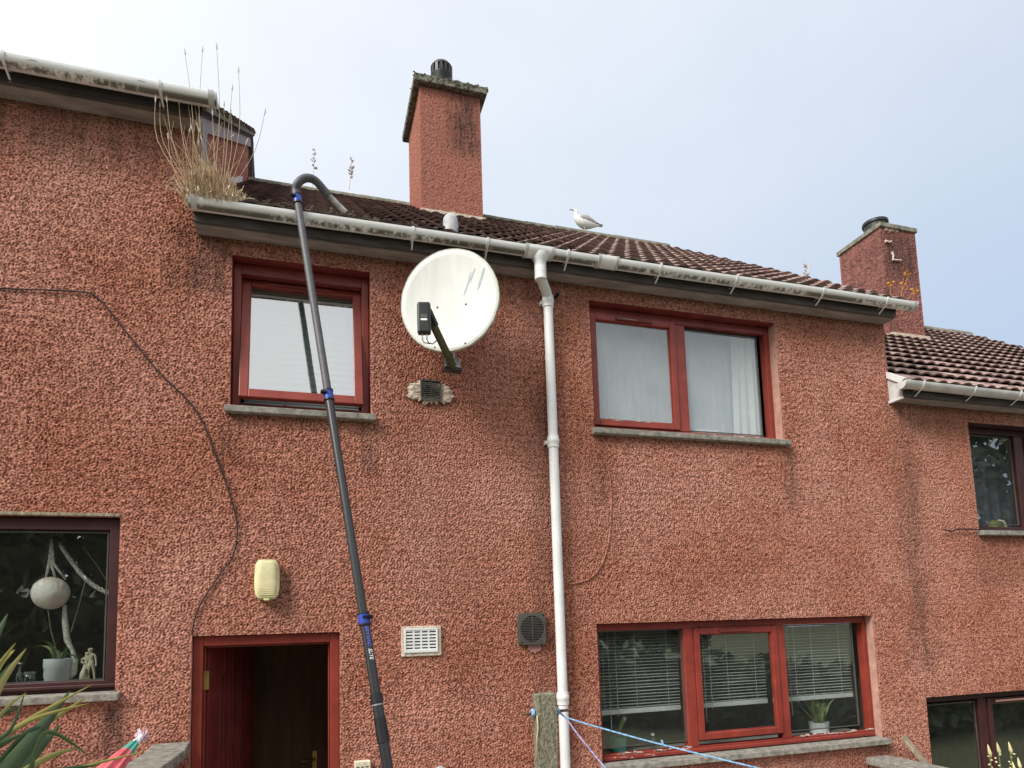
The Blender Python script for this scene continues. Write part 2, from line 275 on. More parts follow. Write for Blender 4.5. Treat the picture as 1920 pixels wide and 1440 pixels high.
# ------------------------------------------------------------------ mesh helpers
class MB:
    def __init__(s): s.v = []; s.f = []
    def add(s, vs, fs):
        o = len(s.v); s.v += [tuple(x) for x in vs]; s.f += [tuple(i+o for i in q) for q in fs]; return s
    def box(s, x0, x1, y0, y1, z0, z1, M=None):
        vs = [Vector((x, y, z)) for x in (x0, x1) for y in (y0, y1) for z in (z0, z1)]
        if M: vs = [M @ v for v in vs]
        return s.add(vs, [(0, 1, 3, 2), (4, 6, 7, 5), (0, 4, 5, 1), (2, 3, 7, 6), (0, 2, 6, 4), (1, 5, 7, 3)])
    def bar(s, a, b, w, h, up=(0, 0, 1)):
        a = Vector(a); b = Vector(b); d = (b-a); l = d.length; d.normalize(); x = d.cross(Vector(up)).normalized(); y = x.cross(d)
        M = Matrix((x, d, y)).transposed().to_4x4(); M.translation = a
        return s.box(-w/2, w/2, 0, l, -h/2, h/2, M)
    def tube(s, pts, r, n=8, cap=True, flat=None):
        pts = [Vector(p) for p in pts]; k = len(pts); r = r if isinstance(r, (list, tuple)) else [r]*k
        T = [(pts[min(i+1, k-1)]-pts[max(i-1, 0)]).normalized() for i in range(k)]
        u = T[0].orthogonal().normalized()
        if flat: u = Vector(flat[0])-T[0]*T[0].dot(Vector(flat[0])); u.normalize()
        vs = []
        for i in range(k):
            u = (u-T[i]*T[i].dot(u)).normalized(); w = T[i].cross(u)
            fa = flat[1] if flat else 1
            for j in range(n):
                a = 2*math.pi*j/n; vs.append(pts[i]+u*(math.cos(a)*r[i]*fa)+w*(math.sin(a)*r[i]))
        fs = [(i*n+j, i*n+(j+1) % n, (i+1)*n+(j+1) % n, (i+1)*n+j) for i in range(k-1) for j in range(n)]
        if cap: fs += [tuple(range(n-1, -1, -1)), tuple(range((k-1)*n, k*n))]
        return s.add(vs, fs)
    def lathe(s, prof, n=24, M=None, cap=True):
        vs = [Vector((r*math.cos(2*math.pi*j/n), r*math.sin(2*math.pi*j/n), z)) for r, z in prof for j in range(n)]
        if M: vs = [M @ v for v in vs]
        k = len(prof); fs = [(i*n+j, i*n+(j+1) % n, (i+1)*n+(j+1) % n, (i+1)*n+j) for i in range(k-1) for j in range(n)]
        if cap: fs += [tuple(range(n-1, -1, -1)), tuple(range((k-1)*n, k*n))]
        return s.add(vs, fs)
    def extr(s, poly, a, b):
        """polygon of 3-d points (planar) swept by vector from offset a to b"""
        n = len(poly); a = Vector(a); b = Vector(b)
        vs = [Vector(p)+a for p in poly]+[Vector(p)+b for p in poly]
        return s.add(vs, [tuple(range(n-1, -1, -1)), tuple(range(n, 2*n))]+[(i, (i+1) % n, n+(i+1) % n, n+i) for i in range(n)])
    def ribbon(s, pts, wid, side, fold=0.0):
        """leaf blade: centre line, half-widths, side vector, centre crease"""
        pts = [Vector(p) for p in pts]; sd = Vector(side).normalized(); vs = []; k = len(pts)
        for i, p in enumerate(pts):
            T = (pts[min(i+1, k-1)]-pts[max(i-1, 0)]).normalized(); x = (sd-T*sd.dot(T)).normalized(); nn = T.cross(x)
            vs += [p-x*wid[i]+nn*fold*wid[i], p-nn*fold*wid[i]*.3, p+x*wid[i]+nn*fold*wid[i]]
        fs = []
        for i in range(k-1):
            o = i*3; fs += [(o, o+1, o+4, o+3), (o+1, o+2, o+5, o+4)]
        return s.add(vs, fs)
    def mesh(s, name, mt):
        me = bpy.data.meshes.new(name); me.from_pydata(s.v, [], s.f); me.materials.append(MAT[mt] if isinstance(mt, str) else mt); me.validate(); me.update(); return me
    def build(s, name, mt, parent=None, smooth=False, bevel=0, M=None):
        me = s.mesh(name, mt); o = bpy.data.objects.new(name, me); COL.objects.link(o)
        if smooth:
            me.polygons.foreach_set('use_smooth', [True]*len(me.polygons))
            if smooth != 1:
                md = o.modifiers.new('edge', 'EDGE_SPLIT'); md.split_angle = R_(smooth)
        if bevel:
            md = o.modifiers.new('bevel', 'BEVEL'); md.width = bevel; md.segments = 2; md.limit_method = 'ANGLE'
        if M: o.matrix_local = M
        return child(o, parent)
def child(o, parent):
    if parent:
        o.parent = parent
        o.matrix_parent_inverse = WORLD.get(parent.name, Matrix.Identity(4)).inverted()
    return o
WORLD = {}
def thing(name, loc, label, cat, group=None):
    o = bpy.data.objects.new(name, None); COL.objects.link(o); o.location = loc; o.empty_display_size = .1
    WORLD[o.name] = Matrix.Translation(loc); return tag(o, label, cat, group)
def tag(o, label=None, cat=None, group=None, kind=None):
    if label: o['label'] = label
    if cat: o['category'] = cat
    if group: o['group'] = group
    if kind: o['kind'] = kind
    return o
def inst(me, name, M, parent):
    o = bpy.data.objects.new(name, me); COL.objects.link(o); o.matrix_local = M; return child(o, parent)
def frame_of(n, up=(0, 0, 1), loc=(0, 0, 0)):
    """matrix whose local z is n"""
    n = Vector(n).normalized(); x = Vector(up).cross(n).normalized(); y = n.cross(x)
    M = Matrix((x, y, n)).transposed().to_4x4(); M.translation = Vector(loc); return M

# ------------------------------------------------------------------ roughcast relief
NW, NH, NS = 2048, 1024, .0065
def band(wl, width, an=1.0):
    fx = np.fft.fftfreq(NW, NS)[None, :]*an; fy = np.fft.fftfreq(NH, NS)[:, None]
    f = np.hypot(fx, fy); w = np.exp(-((np.log(np.maximum(f, 1e-6)*wl))/width)**2)
    g = np.fft.ifft2(np.fft.fft2(rng.standard_normal((NH, NW)))*w).real
    return g/g.std()
HARL = band(.0158, .32, 1.2)+.24*band(.04, .4)
HARL = HARL/HARL.std(); HARL = np.where(HARL > 0, np.tanh(HARL*.9)*.75, np.maximum(HARL*1.05, -1.7))
def hsample(u, v):
    x = (u/NS) % NW; y = (v/NS) % NH
    i = x.astype(int); j = y.astype(int); a = x-i; b = y-j; i2 = (i+1) % NW; j2 = (j+1) % NH
    return HARL[j, i]*(1-a)*(1-b)+HARL[j, i2]*a*(1-b)+HARL[j2, i]*(1-a)*b+HARL[j2, i2]*a*b
def raw_mesh(name, V, Q, mt, parent):
    me = bpy.data.meshes.new(name); nv, nq = len(V), len(Q)
    me.vertices.add(nv); me.vertices.foreach_set('co', V.astype(np.float32).ravel())
    me.loops.add(nq*4); me.loops.foreach_set('vertex_index', Q.astype(np.int32).ravel())
    me.polygons.add(nq); me.polygons.foreach_set('loop_start', np.arange(0, nq*4, 4, dtype=np.int32))
    me.polygons.foreach_set('use_smooth', np.ones(nq, dtype=bool))
    me.materials.append(MAT[mt]); me.update(calc_edges=True)
    o = bpy.data.objects.new(name, me); COL.objects.link(o); return child(o, parent)
def segs(a, b, cuts, step):
    c = [a]+sorted(x for x in cuts if a < x < b)+[b]; r = []
    for p, q in zip(c[:-1], c[1:]): r += list(np.linspace(p, q, max(2, int(round((q-p)/step))+1))[:-1])
    return np.array(r+[b])
AMP = .0084
def rough_wall(name, x0, x1, z0, z1, holes, parent, step=.0058, mt='red_roughcast'):
    X = segs(x0, x1, [h[i] for h in holes for i in (0, 1)], step); Z = segs(z0, z1, [h[i] for h in holes for i in (2, 3)], step)
    gx, gz = np.meshgrid(X, Z); h = hsample(gx+20, gz+20)
    for a, b, c, d in holes:                                   # relief dies out towards the arrises of an opening
        dx = np.maximum(np.maximum(a-gx, gx-b), 0); dz = np.maximum(np.maximum(c-gz, gz-d), 0)
        k = np.clip(np.hypot(dx, dz)/.022, 0, 1); h = h*(.35+.65*k)-(1-k)*.25
    V = np.stack([gx, -.006-AMP*h-.004*np.sin(gx*1.3)*np.sin(gz*1.1+1), gz], -1).reshape(-1, 3)
    n = len(X); jj, ii = np.meshgrid(np.arange(len(Z)-1), np.arange(n-1), indexing='ij')
    cxm = (X[ii]+X[ii+1])/2; czm = (Z[jj]+Z[jj+1])/2; keep = np.ones(cxm.shape, bool)
    for a, b, c, d in holes: keep &= ~((cxm > a) & (cxm < b) & (czm > c) & (czm < d))
    i0 = (jj*n+ii)[keep]; Q = np.stack([i0, i0+1, i0+n+1, i0+n], -1)
    return raw_mesh(name, V, Q, mt, parent)
def rough_sheet(P00, P10, P01, P11, nrm, name, mt, parent, step=.012, off=0.0, amp=AMP):
    """bilinear patch with the same relief, e.g. gables and chimney faces"""
    P = [np.array(p, float) for p in (P00, P10, P01, P11)]
    lu = max(np.linalg.norm(P[1]-P[0]), np.linalg.norm(P[3]-P[2])); lv = max(np.linalg.norm(P[2]-P[0]), np.linalg.norm(P[3]-P[1]))
    nu = max(2, int(lu/step)); nv = max(2, int(lv/step)); u, v = np.meshgrid(np.linspace(0, 1, nu), np.linspace(0, 1, nv))
    B = (P[0]*((1-u)*(1-v))[..., None]+P[1]*(u*(1-v))[..., None]+P[2]*((1-u)*v)[..., None]+P[3]*(u*v)[..., None])
    ed = np.clip(np.minimum(u, 1-u)*lu/.02, 0, 1)
    h = hsample(u*lu+off, v*lv+off*1.7)*ed
    V = (B+np.array(nrm)*(amp*h)[..., None]).reshape(-1, 3)
    jj, ii = np.meshgrid(np.arange(nv-1), np.arange(nu-1), indexing='ij'); i0 = (jj*nu+ii).ravel()
    return V, np.stack([i0, i0+1, i0+nu+1, i0+nu], -1)
def rough_patch(*a, name=None, mt=None, parent=None, **k):
    V, Q = rough_sheet(*a, name, mt, parent, **k); return raw_mesh(name, V, Q, mt, parent)
def rough_box(x0, x1, y0, y1, z0, z1, name, mt, parent, step=.012, amp=AMP, taper=0):
    Vs, Qs, o = [], [], 0; t = taper
    fs = [((x0, y0, z0), (x1, y0, z0), (x0+t, y0+t, z1), (x1-t, y0+t, z1), (0, -1, 0)), ((x0, y1, z0), (x0, y0, z0), (x0+t, y1-t, z1), (x0+t, y0+t, z1), (-1, 0, 0)),
          ((x1, y0, z0), (x1, y1, z0), (x1-t, y0+t, z1), (x1-t, y1-t, z1), (1, 0, 0)), ((x1, y1, z0), (x0, y1, z0), (x1-t, y1-t, z1), (x0+t, y1-t, z1), (0, 1, 0))]
    for k, f in enumerate(fs):
        V, Q = rough_sheet(*f, name, mt, None, step=step, off=3.1*k+x0, amp=amp); Vs.append(V); Qs.append(Q+o); o += len(V)
    return raw_mesh(name, np.concatenate(Vs), np.concatenate(Qs), mt, parent)

# ------------------------------------------------------------------ the setting: ground
def ground_z(x, y):
    k = min(1, max(0, (-1.6-y)/1.8)); k = k*k*(3-2*k)
    return -.127*(max(-8, min(14, x))-2.2)*1.0+.42*k-.05
gx = [-300, -60, -25, -12]+[-8+.5*i for i in range(46)]+[18, 30, 60, 300]; gy = [-300, -60, -25, -14]+[-9+.5*i for i in range(41)]+[16, 30, 60, 300]
g = MB(); g.add([(x, y, ground_z(x, y)) for y in gy for x in gx], [(j*len(gx)+i, j*len(gx)+i+1, (j+1)*len(gx)+i+1, (j+1)*len(gx)+i) for j in range(len(gy)-1) for i in range(len(gx)-1)])
tag(g.build('ground', 'lawn', smooth=True), kind='structure')

pv = MB(); nx_ = 30
pv.add([(-7+i*.7, y, ground_z(-7+i*.7, y)+.004+(.04 if y > -2 else 0)) for y in (-3.3, -2.6, -2.0, -1.0, .02) for i in range(nx_)], [(j*nx_+i, j*nx_+i+1, (j+1)*nx_+i+1, (j+1)*nx_+i) for j in range(4) for i in range(nx_-1)])
tag(pv.build('bounce_paving', 'slab'), kind='structure')  # unseen pale paving, added to bounce light up to gutters and soffits

# ------------------------------------------------------------------ houses
STEP = .75; TAN = .7175; YR = 3.65; YE = -.19; PITCH = math.atan(TAN); CO, SI = math.cos(PITCH), math.sin(PITCH)
XA, XB, XC, XZ = -.74, 5.155, 11.05, -6.635
EAVE = 4.918                                                   # roof deck height at the eave line of the middle house
def roof_z(y, dz=0): return EAVE+dz+TAN*(y-YE)
def tile_mesh(seed):
    r = random.Random(seed); n = 14; w = .297; b = MB(); ln = .40; th = .016
    us = [i/(n-1)*(w+.004) for i in range(n)]
    def prof(u):
        h = 0
        for c in (.062, .212):
            d = abs(u-c)/.058
            if d < 1: h = .021*math.cos(d*math.pi/2)**.7
        return h
    top = [(u, 0, .058+prof(u)+r.uniform(-.0012, .0012)) for u in us]; bot = [(u, .004, .058+prof(u)*.9-th) for u in us]; back = [(u, ln, .008+prof(u)) for u in us]
    b.add(top+back+bot, [(i, i+1, n+i+1, n+i) for i in range(n-1)]+[(2*n+i, 2*n+i+1, i+1, i) for i in range(n-1)])
    return b.mesh('tile', 'concrete_tile')
TILES = [tile_mesh(s) for s in range(4)]
def ridge_mesh():
    b = MB(); n = 9; r = .135; l = .452
    A = [(0, -math.cos(math.pi*i/(n-1))*r, math.sin(math.pi*i/(n-1))*r*.72) for i in range(n)]
    B = [(l, p[1]*.97, p[2]*.97) for p in A]; C = [(0, p[1]*.86, p[2]*.82) for p in A]
    b.add(A+B+C, [(i, i+1, n+i+1, n+i) for i in range(n-1)]+[(i+1, i, 2*n+i, 2*n+i+1) for i in range(n-1)]); return b.mesh('ridge_tile', 'ridge_concrete')
RIDGE = ridge_mesh()
def make_roof(house, dz, xa, xb, x_from, x_to, skip=None):
    d = MB(); ye, yr = YE+.03, YR
    zf = lambda y: roof_z(y, dz)-.004
    d.extr([(0, ye, zf(ye)), (0, yr, zf(yr)), (0, 2*yr-ye, zf(ye)), (0, 2*yr-ye, zf(ye)-.06), (0, yr, zf(yr)-.06), (0, ye, zf(ye)-.06)], (xa+.004, 0, 0), (xb, 0, 0))
    roof = d.build('roof', 'roof_felt', house)
    vg = MB(); vg.extr([(0, ye, zf(ye)-.02), (0, yr, zf(yr)-.02), (0, yr, zf(yr)+.062), (0, ye, zf(ye)+.062)], (xb-.004, 0, 0), (xb+.026, 0, 0)); vg.build('verge_mortar', 'ridge_concrete', roof)
    A = Matrix(((1, 0, 0), (0, CO, -SI), (0, SI, CO))).to_4x4()
    nrow = 14; gauge = ((YR-YE)/CO-.06)/(nrow-.25); ncol = int(round((xb+.03-xa)/.297))
    for rr in range(nrow):
        for c in range(ncol):
            x = xa+.006+c*(xb+.03-xa)/ncol
            if x < x_from or x > x_to: continue
            s = -.035+rr*gauge; y = YE+s*CO; z = roof_z(y, dz)
            if skip and skip(x+.15, y+.17): continue
            rt = Matrix.Rotation(random.gauss(0, .006), 4, 'Z') @ Matrix.Rotation(random.gauss(0, .007), 4, 'X')
            inst(TILES[(rr*7+c*3) % 4], 'tile', Matrix.Translation((x, y, z+random.uniform(0, .003))) @ A @ rt, roof)
    k = 0; x = xa+.01
    while x < xb-.3:
        if x > x_from-.5 and x < x_to: inst(RIDGE, 'ridge_tile', Matrix.Translation((x, YR, roof_z(YR, dz)-.02+random.uniform(0, .008))) @ Matrix.Rotation(random.gauss(0, .008), 4, 'Z'), roof)
        x += .45
    return roof
def frame_bars(b, x0, x1, z0, z1, w, y0, y1, wt=None, wb=None):
    wt = w if wt is None else wt; wb = w if wb is None else wb
    b.box(x0, x0+w, y0, y1, z0, z1); b.box(x1-w, x1, y0, y1, z0, z1)
    b.box(x0+w, x1-w, y0+.001, y1-.001, z1-wt, z1); b.box(x0+w, x1-w, y0+.001, y1-.001, z0, z0+wb); return b
def room(house, x0, x1, z0, z1, wx0, wx1, wz0, wz1, y0, y1, mt='room_paint'):
    b = MB(); v = [(x, y, z) for y in (y0, y1) for z in (z0, z1) for x in (x0, x1)]+[(wx0, y0, wz0), (wx1, y0, wz0), (wx0, y0, wz1), (wx1, y0, wz1)]
    b.add(v, [(4, 5, 7, 6), (0, 4, 6, 2), (1, 3, 7, 5), (0, 1, 5, 4), (2, 6, 7, 3), (0, 8, 9, 1), (2, 3, 11, 10), (0, 2, 10, 8), (1, 9, 11, 3)])
    return b.build('room', mt, house)
def make_window(house, x0, x1, z0, z1, rev, paint, panes, gl, fw=.045, side='reveal_render', head='shaded_red_paint', label=None, sill=True, mull=(), flake=False):
    """outer frame is the window part; reveals, sill, sashes and panes are its sub-parts.  panes = (xa, xb, za, zb, sash?)"""
    b = MB(); frame_bars(b, x0+.002, x1-.002, z0+.012, z1-.002, fw, rev, rev+.075, wt=fw+.01)
    for a, c in mull: b.box(a, c, rev-.002, rev+.073, z0+.012+fw, z1-.012-fw)
    w = b.build('window', paint, house, bevel=.004)
    if label: w['label'] = label
    for xa_, xb_ in ((x0-.04, x0), (x1, x1+.04)): MB().box(xa_, xb_, .001, rev+.08, z0, z1+.03).build('reveal', side, w)
    r = MB(); r.box(x0, x1, .0015, rev+.08, z1, z1+.04); r.build('head', head, w)
    if sill:
        s = MB(); s.extr([(0, -.062, z0-.048), (0, -.062, z0-.004), (0, rev+.07, z0+.014), (0, rev+.07, z0-.048)], (x0-.028, 0, 0), (x1+.032, 0, 0)); s.build('sill', 'concrete', w, bevel=.005)
    for xa, xb, za, zb, sash in panes:
        if sash:
            q = MB(); frame_bars(q, xa-.052, xb+.052, za-.052, zb+.052, .052, rev-.016, rev+.03); h = q.build('sash', paint, w, bevel=.005)
        p = MB(); yy = rev+.012 if sash else rev+.03
        p.box(xa-.006, xb+.006, yy, yy+.006, za-.006, zb+.006); p.build('pane', gl, w)
        bd = MB(); frame_bars(bd, xa, xb, za, zb, .008, yy-.008, yy-.001); bd.build('glazing_bead', 'grey_plastic' if not sash else paint, w)
    return w
def flakes(win, x0, x1, z, y, n, dz=.012):
    """bare patches where the paint has come off a frame"""
    b = MB()
    for i in range(n):
        x = random.uniform(x0, x1); l = random.uniform(.02, .11); h = random.uniform(.004, dz); zz = z+random.uniform(-.006, .006)
        top = [(x+l*t, y, zz+h*(.5+.5*random.random())*math.sin(math.pi*min(max(t, .08), .92))) for t in np.linspace(0, 1, 7)]
        bot = [(x+l*t, y, zz-h*.5*random.random()) for t in np.linspace(1, 0, 7)]
        b.extr(top+bot, (0, -.0012, 0), (0, .002, 0))
    tag(b.build('bare_patches', 'flaking_white', win), kind='stuff')
def eaves(house, dz, xa, xb):
    z = 4.83+dz
    MB().box(xa, xb, -.122, -.002, z-.012, z+.006).build('soffit', 'soffit_board', house)
    MB().box(xa, xb, -.150, -.1225, z-.002, z+.16).build('fascia', 'fascia_board', house)
def gutter_mesh(x0, x1, yc, zc, r, name, mt, parent, n=15, cap=True, thick=.003, seg=.25):
    b = MB(); xs = list(np.arange(x0, x1, seg))+[x1]; al = []
    for x in xs:
        dzs = .004*math.sin(x*1.7)
        for rr in (r, r-thick):
            for i in range(n):
                a = math.pi*i/(n-1); b.v.append((x, yc-math.cos(a)*rr, zc-math.sin(a)*rr+dzs)); al.append(i/(n-1) if rr == r else .0)
    for k in range(len(xs)-1):
        o = k*2*n; p = o+2*n
        for i in range(n-1): b.f += [(o+i, o+i+1, p+i+1, p+i), (o+n+i+1, o+n+i, p+n+i, p+n+i+1)]
        b.f += [(o+n, o, p, p+n), (o+n-1, o+2*n-1, p+2*n-1, p+n-1)]
    ob = b.build(name, mt, parent, smooth=50)
    at_ = ob.data.attributes.new('girth', 'FLOAT', 'POINT'); at_.data.foreach_set('value', al); return ob
def half_ring(x0, x1, yc, zc, r0, r1, n=14, a0=0, a1=math.pi):
    b = MB()
    pr = [(yc-math.cos(a0+(a1-a0)*i/(n-1))*q, zc-math.sin(a0+(a1-a0)*i/(n-1))*q) for q in (r0, r1) for i in range(n)]
    poly = [(0, *pr[i]) for i in range(n)]+[(0, *pr[n+i]) for i in range(n-1, -1, -1)]
    return b.extr(poly, (x0, 0, 0), (x1, 0, 0))
def make_gutter(label, dz, x0, x1, brackets, unions, mt='gutter_upvc', caps=(True, True)):
    r = .058; yc = -.209; zc = 4.958+dz-.028
    t = thing('gutter', ((x0+x1)/2, yc, zc-r), label, 'gutter', 'gutters along the eaves')
    gutter_mesh(x0, x1, yc, zc, r, 'channel', mt, t)
    for x in brackets:
        b = half_ring(x-.009, x+.009, yc, zc, r+.0012, r+.006, a0=-.12, a1=math.pi); b.box(x-.009, x+.009, -.1535, -.1495, zc-.055, zc+.02)
        b.bar((x, yc-.02, zc-r-.004), (x+.004, -.146, zc-r-.042), .012, .004); b.build('bracket', 'white_upvc', t, smooth=40)
    for xa, xb in unions:
        half_ring(xa, xb, yc, zc, r+.0015, r+.0055, a0=-.1).build('union', 'gutter_upvc' if mt == 'gutter_upvc' else mt, t, smooth=40)
        for e in (xa, xb): half_ring(e-.012, e+.012, yc, zc, r+.002, r+.0085, a0=-.1).build('collar', 'aged_upvc', t, smooth=40)
    for k, x in ((0, x0), (1, x1)):
        if caps[k]:
            s = -1 if k == 0 else 1; b = half_ring(min(x, x+s*.004), max(x, x+s*.004), yc, zc, 0.0005, r+.004); b.build('end_cap', 'aged_upvc', t)
            half_ring(x-s*.03-.018, x-s*.03+.018, yc, zc, r+.0012, r+.005, a0=-.1).build('end_collar', 'aged_upvc', t, smooth=40)
    return t, yc, zc, r

main = thing('terraced_house', ((XA+XB)/2, 0, 0), 'middle red roughcast terraced house with open doorway and satellite dish', 'house', 'terraced houses')
left = thing('terraced_house', ((XZ+XA)/2, 0, STEP), 'left red roughcast house with highest roof and dark window full of ornaments', 'house', 'terraced houses')
right = thing('terraced_house', ((XB+XC)/2, 0, -STEP), 'right red roughcast house stepped lower with dark brown windows', 'house', 'terraced houses')

# ---- front walls
W1 = (-.512, .415, 3.625, 4.702); W2 = (2.148, 3.932, 3.632, 4.70); W3 = (2.09, 4.728, 1.052, 2.102); DR = (-.716, .197, -.2, 2.10)
LW = (-3.3, -1.14, 1.775, 2.858); RW = (6.093, 7.95, 2.875, 3.937); RW2 = (5.242, 7.3, .25, 1.362)
rough_wall('wall', XA, XB, .5, 4.826, [W1, W2, W3, DR], main)
rough_wall('wall', -2.5, XA, 1.15, 5.576, [LW], left)
rough_wall('wall', XB, 7.96, .3, 4.076, [RW, RW2], right)
def plain_wall(house, x0, x1, z0, z1, y0=0.0, y1=.02): return MB().box(x0, x1, y0, y1, z0, z1).build('wall', 'red_roughcast', house)
plain_wall(main, DR[1], XB, -.6, .5); plain_wall(main, XA, DR[0], -.4, .5); plain_wall(left, XZ, LW[0]-.0, .2, 5.576); plain_wall(left, LW[0], -2.5, LW[3], 5.576); plain_wall(left, LW[0], -2.5, .2, LW[2]); plain_wall(left, -2.5, XA, .2, 1.15); plain_wall(right, 7.96, XC, -1.8, 4.076); plain_wall(right, XB, 7.96, -1.6, .25)
def gable(house, x, dz, s, xin):
    z0 = dz-.6; zs = 4.83+dz; b = MB()
    b.extr([(0, .03, z0), (0, .03, zs), (0, YR, roof_z(YR, dz)-.07), (0, 2*YR, zs), (0, 2*YR, z0)], (x, 0, 0), (xin, 0, 0)); return b.build('gable_wall', 'red_roughcast', house)
gable(left, XA-.03, STEP, 1, XA-.12); gable(main, XB-.01, 0, 1, XB-.1); gable(right, XC, -STEP, 1, XC-.1); gable(left, XZ, STEP, -1, XZ+.1)
for h, dz, a, c in ((left, STEP, XZ, XA), (main, 0, XA, XB), (right, -STEP, XB, XC)): plain_wall(h, a+.13, c-.13, dz-.6, dz+4.83, 2*YR-.05, 2*YR)

# ---- roofs and eaves
def in_chim1(x, y): return 1.2 < x < 2.05 and 2.75 < y < 3.7
def in_chim2(x, y): return 7.95 < x < 8.75 and 2.65 < y < 3.6
roof_main = make_roof(main, 0, XA, XB, -9, 99, in_chim1)
LS = STEP-.05
roof_left = make_roof(left, LS, XZ, XA+.045, -3.4, 99)
roof_right = make_roof(right, -STEP, XB, XC, -9, 99, in_chim2)
eaves(main, 0, XA+.004, XB); eaves(left, STEP, XZ, XA+.002); eaves(right, -STEP, XB+.004, XC)

# gable of the left house above the lower roof, its barge board and boxed eave end
gz0 = lambda y: roof_z(y, 0)-.03
rough_patch((XA, .01, gz0(.01)), (XA, YR, gz0(YR)), (XA, .01, roof_z(.01, LS)-.05), (XA, YR, roof_z(YR, LS)-.05), (1, 0, 0), name='gable_wall', mt='red_roughcast', parent=left, step=.012)
b = MB(); zt = lambda y, d: roof_z(y, LS)-d
b.extr([(0, YE+.05, zt(YE+.05, .01)), (0, YR, zt(YR, .01)), (0, YR, zt(YR, .175)), (0, .19, zt(.19, .175)), (0, .13, 5.20), (0, .06, 5.10), (0, .0, 5.55), (0, -.145, 5.572), (0, -.145, zt(-.145, .02))], (XA+.011, 0, 0), (XA+.029, 0, 0))
b.build('barge_board', 'grey_board', left)
b = MB(); b.extr([(0, YR-.02, zt(YR, .02)), (0, YR+.10, zt(YR, .06)), (0, YR+.10, zt(YR, .9)), (0, YR-.02, zt(YR, .9))], (XA-.02, 0, 0), (XA+.05, 0, 0)); b.build('barge_end', 'fascia_board', left)
b = MB()
for i in range(150):                                            # moss and grit along the verge
    y = random.uniform(YE, YR); z = zt(y, -.03)+random.uniform(-.05, .02); x = XA+.045+random.uniform(-.03, .012); r = random.uniform(.012, .035)
    M = Matrix.Translation((x, y, z)) @ Matrix.Rotation(random.uniform(0, 6), 4, (1, .3, .6)); b.lathe([(r*.3, -r*.5), (r, -r*.1), (r*.75, r*.4), (r*.2, r*.6)], 5, M)
tag(b.build('verge_moss', 'mossy_concrete', left), kind='stuff')
for y0, y1 in ((1.55, 1.95), (1.97, 2.5)):
    b = MB(); b.extr([(0, y0, roof_z(y0)+.02), (0, y1, roof_z(y1)+.02), (0, y1, roof_z(y1)+.15), (0, y0, roof_z(y0)+.12)], (XA+.004, 0, 0), (XA+.045, 0, 0)); b.build('flashing', 'white_upvc', left)
# boxed end of the right-hand eave
b = MB(); ez = 4.83-STEP
b.extr([(0, -.004, ez-.01), (0, -.143, ez-.01), (0, -.143, ez+.12), (0, -.004, ez+.22)], (XB-.012, 0, 0), (XB+.002, 0, 0)); b.build('eave_end_panel', 'aged_upvc', right)
b = MB(); b.extr([(0, -.01, ez+.215), (0, -.15, ez+.115), (0, -.20, ez+.145), (0, -.01, ez+.275)], (XB-.03, 0, 0), (XB+.01, 0, 0)); b.build('barge_trim', 'white_upvc', right); b = MB(); b.bar((XB-.012, -.004, ez-.018), (XB-.012, -.15, ez-.018), .026, .02); b.build('barge_trim', 'white_upvc', right)

# ---- upper left window: side frames, top-hung casement left ajar, pale blind
x0, x1, z0, z1 = W1; rev = .09
w1 = make_window(main, *W1, rev, 'red_paint', [], 'sky_glass', fw=.05, side='shaded_red_paint', label='upper left window with its sash propped ajar')
q = MB(); q.box(x0+.05, x1-.05, rev-.01, rev+.05, z1-.085, z1-.058); q.build('head_trim', 'shaded_red_paint', w1, bevel=.004)
hz = z1-.078; tilt = R_(-9.6); pz = (z0+.068+hz)/2; T = Matrix.Translation((0, rev+.005, pz)) @ Matrix.Rotation(tilt, 4, 'X') @ Matrix.Translation((0, -rev-.005, -pz))
sa = (x0+.052, x1-.052, z0+.068, hz); q = MB(); frame_bars(q, *sa, .06, rev-.02, rev+.03, wt=.046, wb=.062); q.v = [tuple(T @ Vector(v)) for v in q.v]; q.build('sash', 'red_paint', w1, bevel=.005)
q = MB(); q.box(sa[0]+.055, sa[1]-.055, rev+.004, rev+.01, sa[2]+.057, sa[3]-.042); q.v = [tuple(T @ Vector(v)) for v in q.v]; q.build('pane', 'sky_glass', w1)
q = MB(); q.box(sa[0]+.16, sa[1]-.2, rev-.032, rev-.021, sa[3]-.040, sa[3]-.018); q.v = [tuple(T @ Vector(v)) for v in q.v]; q.build('trickle_vent', 'shaded_red_paint', w1, bevel=.003)
q = MB(); q.box(sa[0]+.02, sa[1]-.02, rev+.02, rev+.035, z0+.064, z0+.070); q.box(sa[0]+.28, sa[0]+.30, rev+.0, rev+.03, z0+.066, z0+.082); q.build('stay', 'galvanised', w1)
room(main, x0-.3, x1+.6, z0-.7, z1+.05, x0+.03, x1-.03, z0+.03, z1-.05, rev+.08, 2.4)
bl = thing('roller_blind', ((x0+x1)/2, rev+.12, z0+.1), 'pale pleated blind behind the upper left window glass', 'blind')
b = MB(); nn = 40
for i in range(nn):
    za, zb = z0+.06+i*(z1-z0-.1)/nn, z0+.06+(i+1)*(z1-z0-.1)/nn
    b.box(x0+.06, x1-.06, rev+.225+(.006 if i % 2 else 0), rev+.231+(.006 if i % 2 else 0), za, zb+.001)
b.build('cloth', 'blind_cloth', bl); MB().box(x0+.055, x1-.055, rev+.215, rev+.24, z0+.035, z0+.06).build('bottom_rail', 'white_upvc', bl)

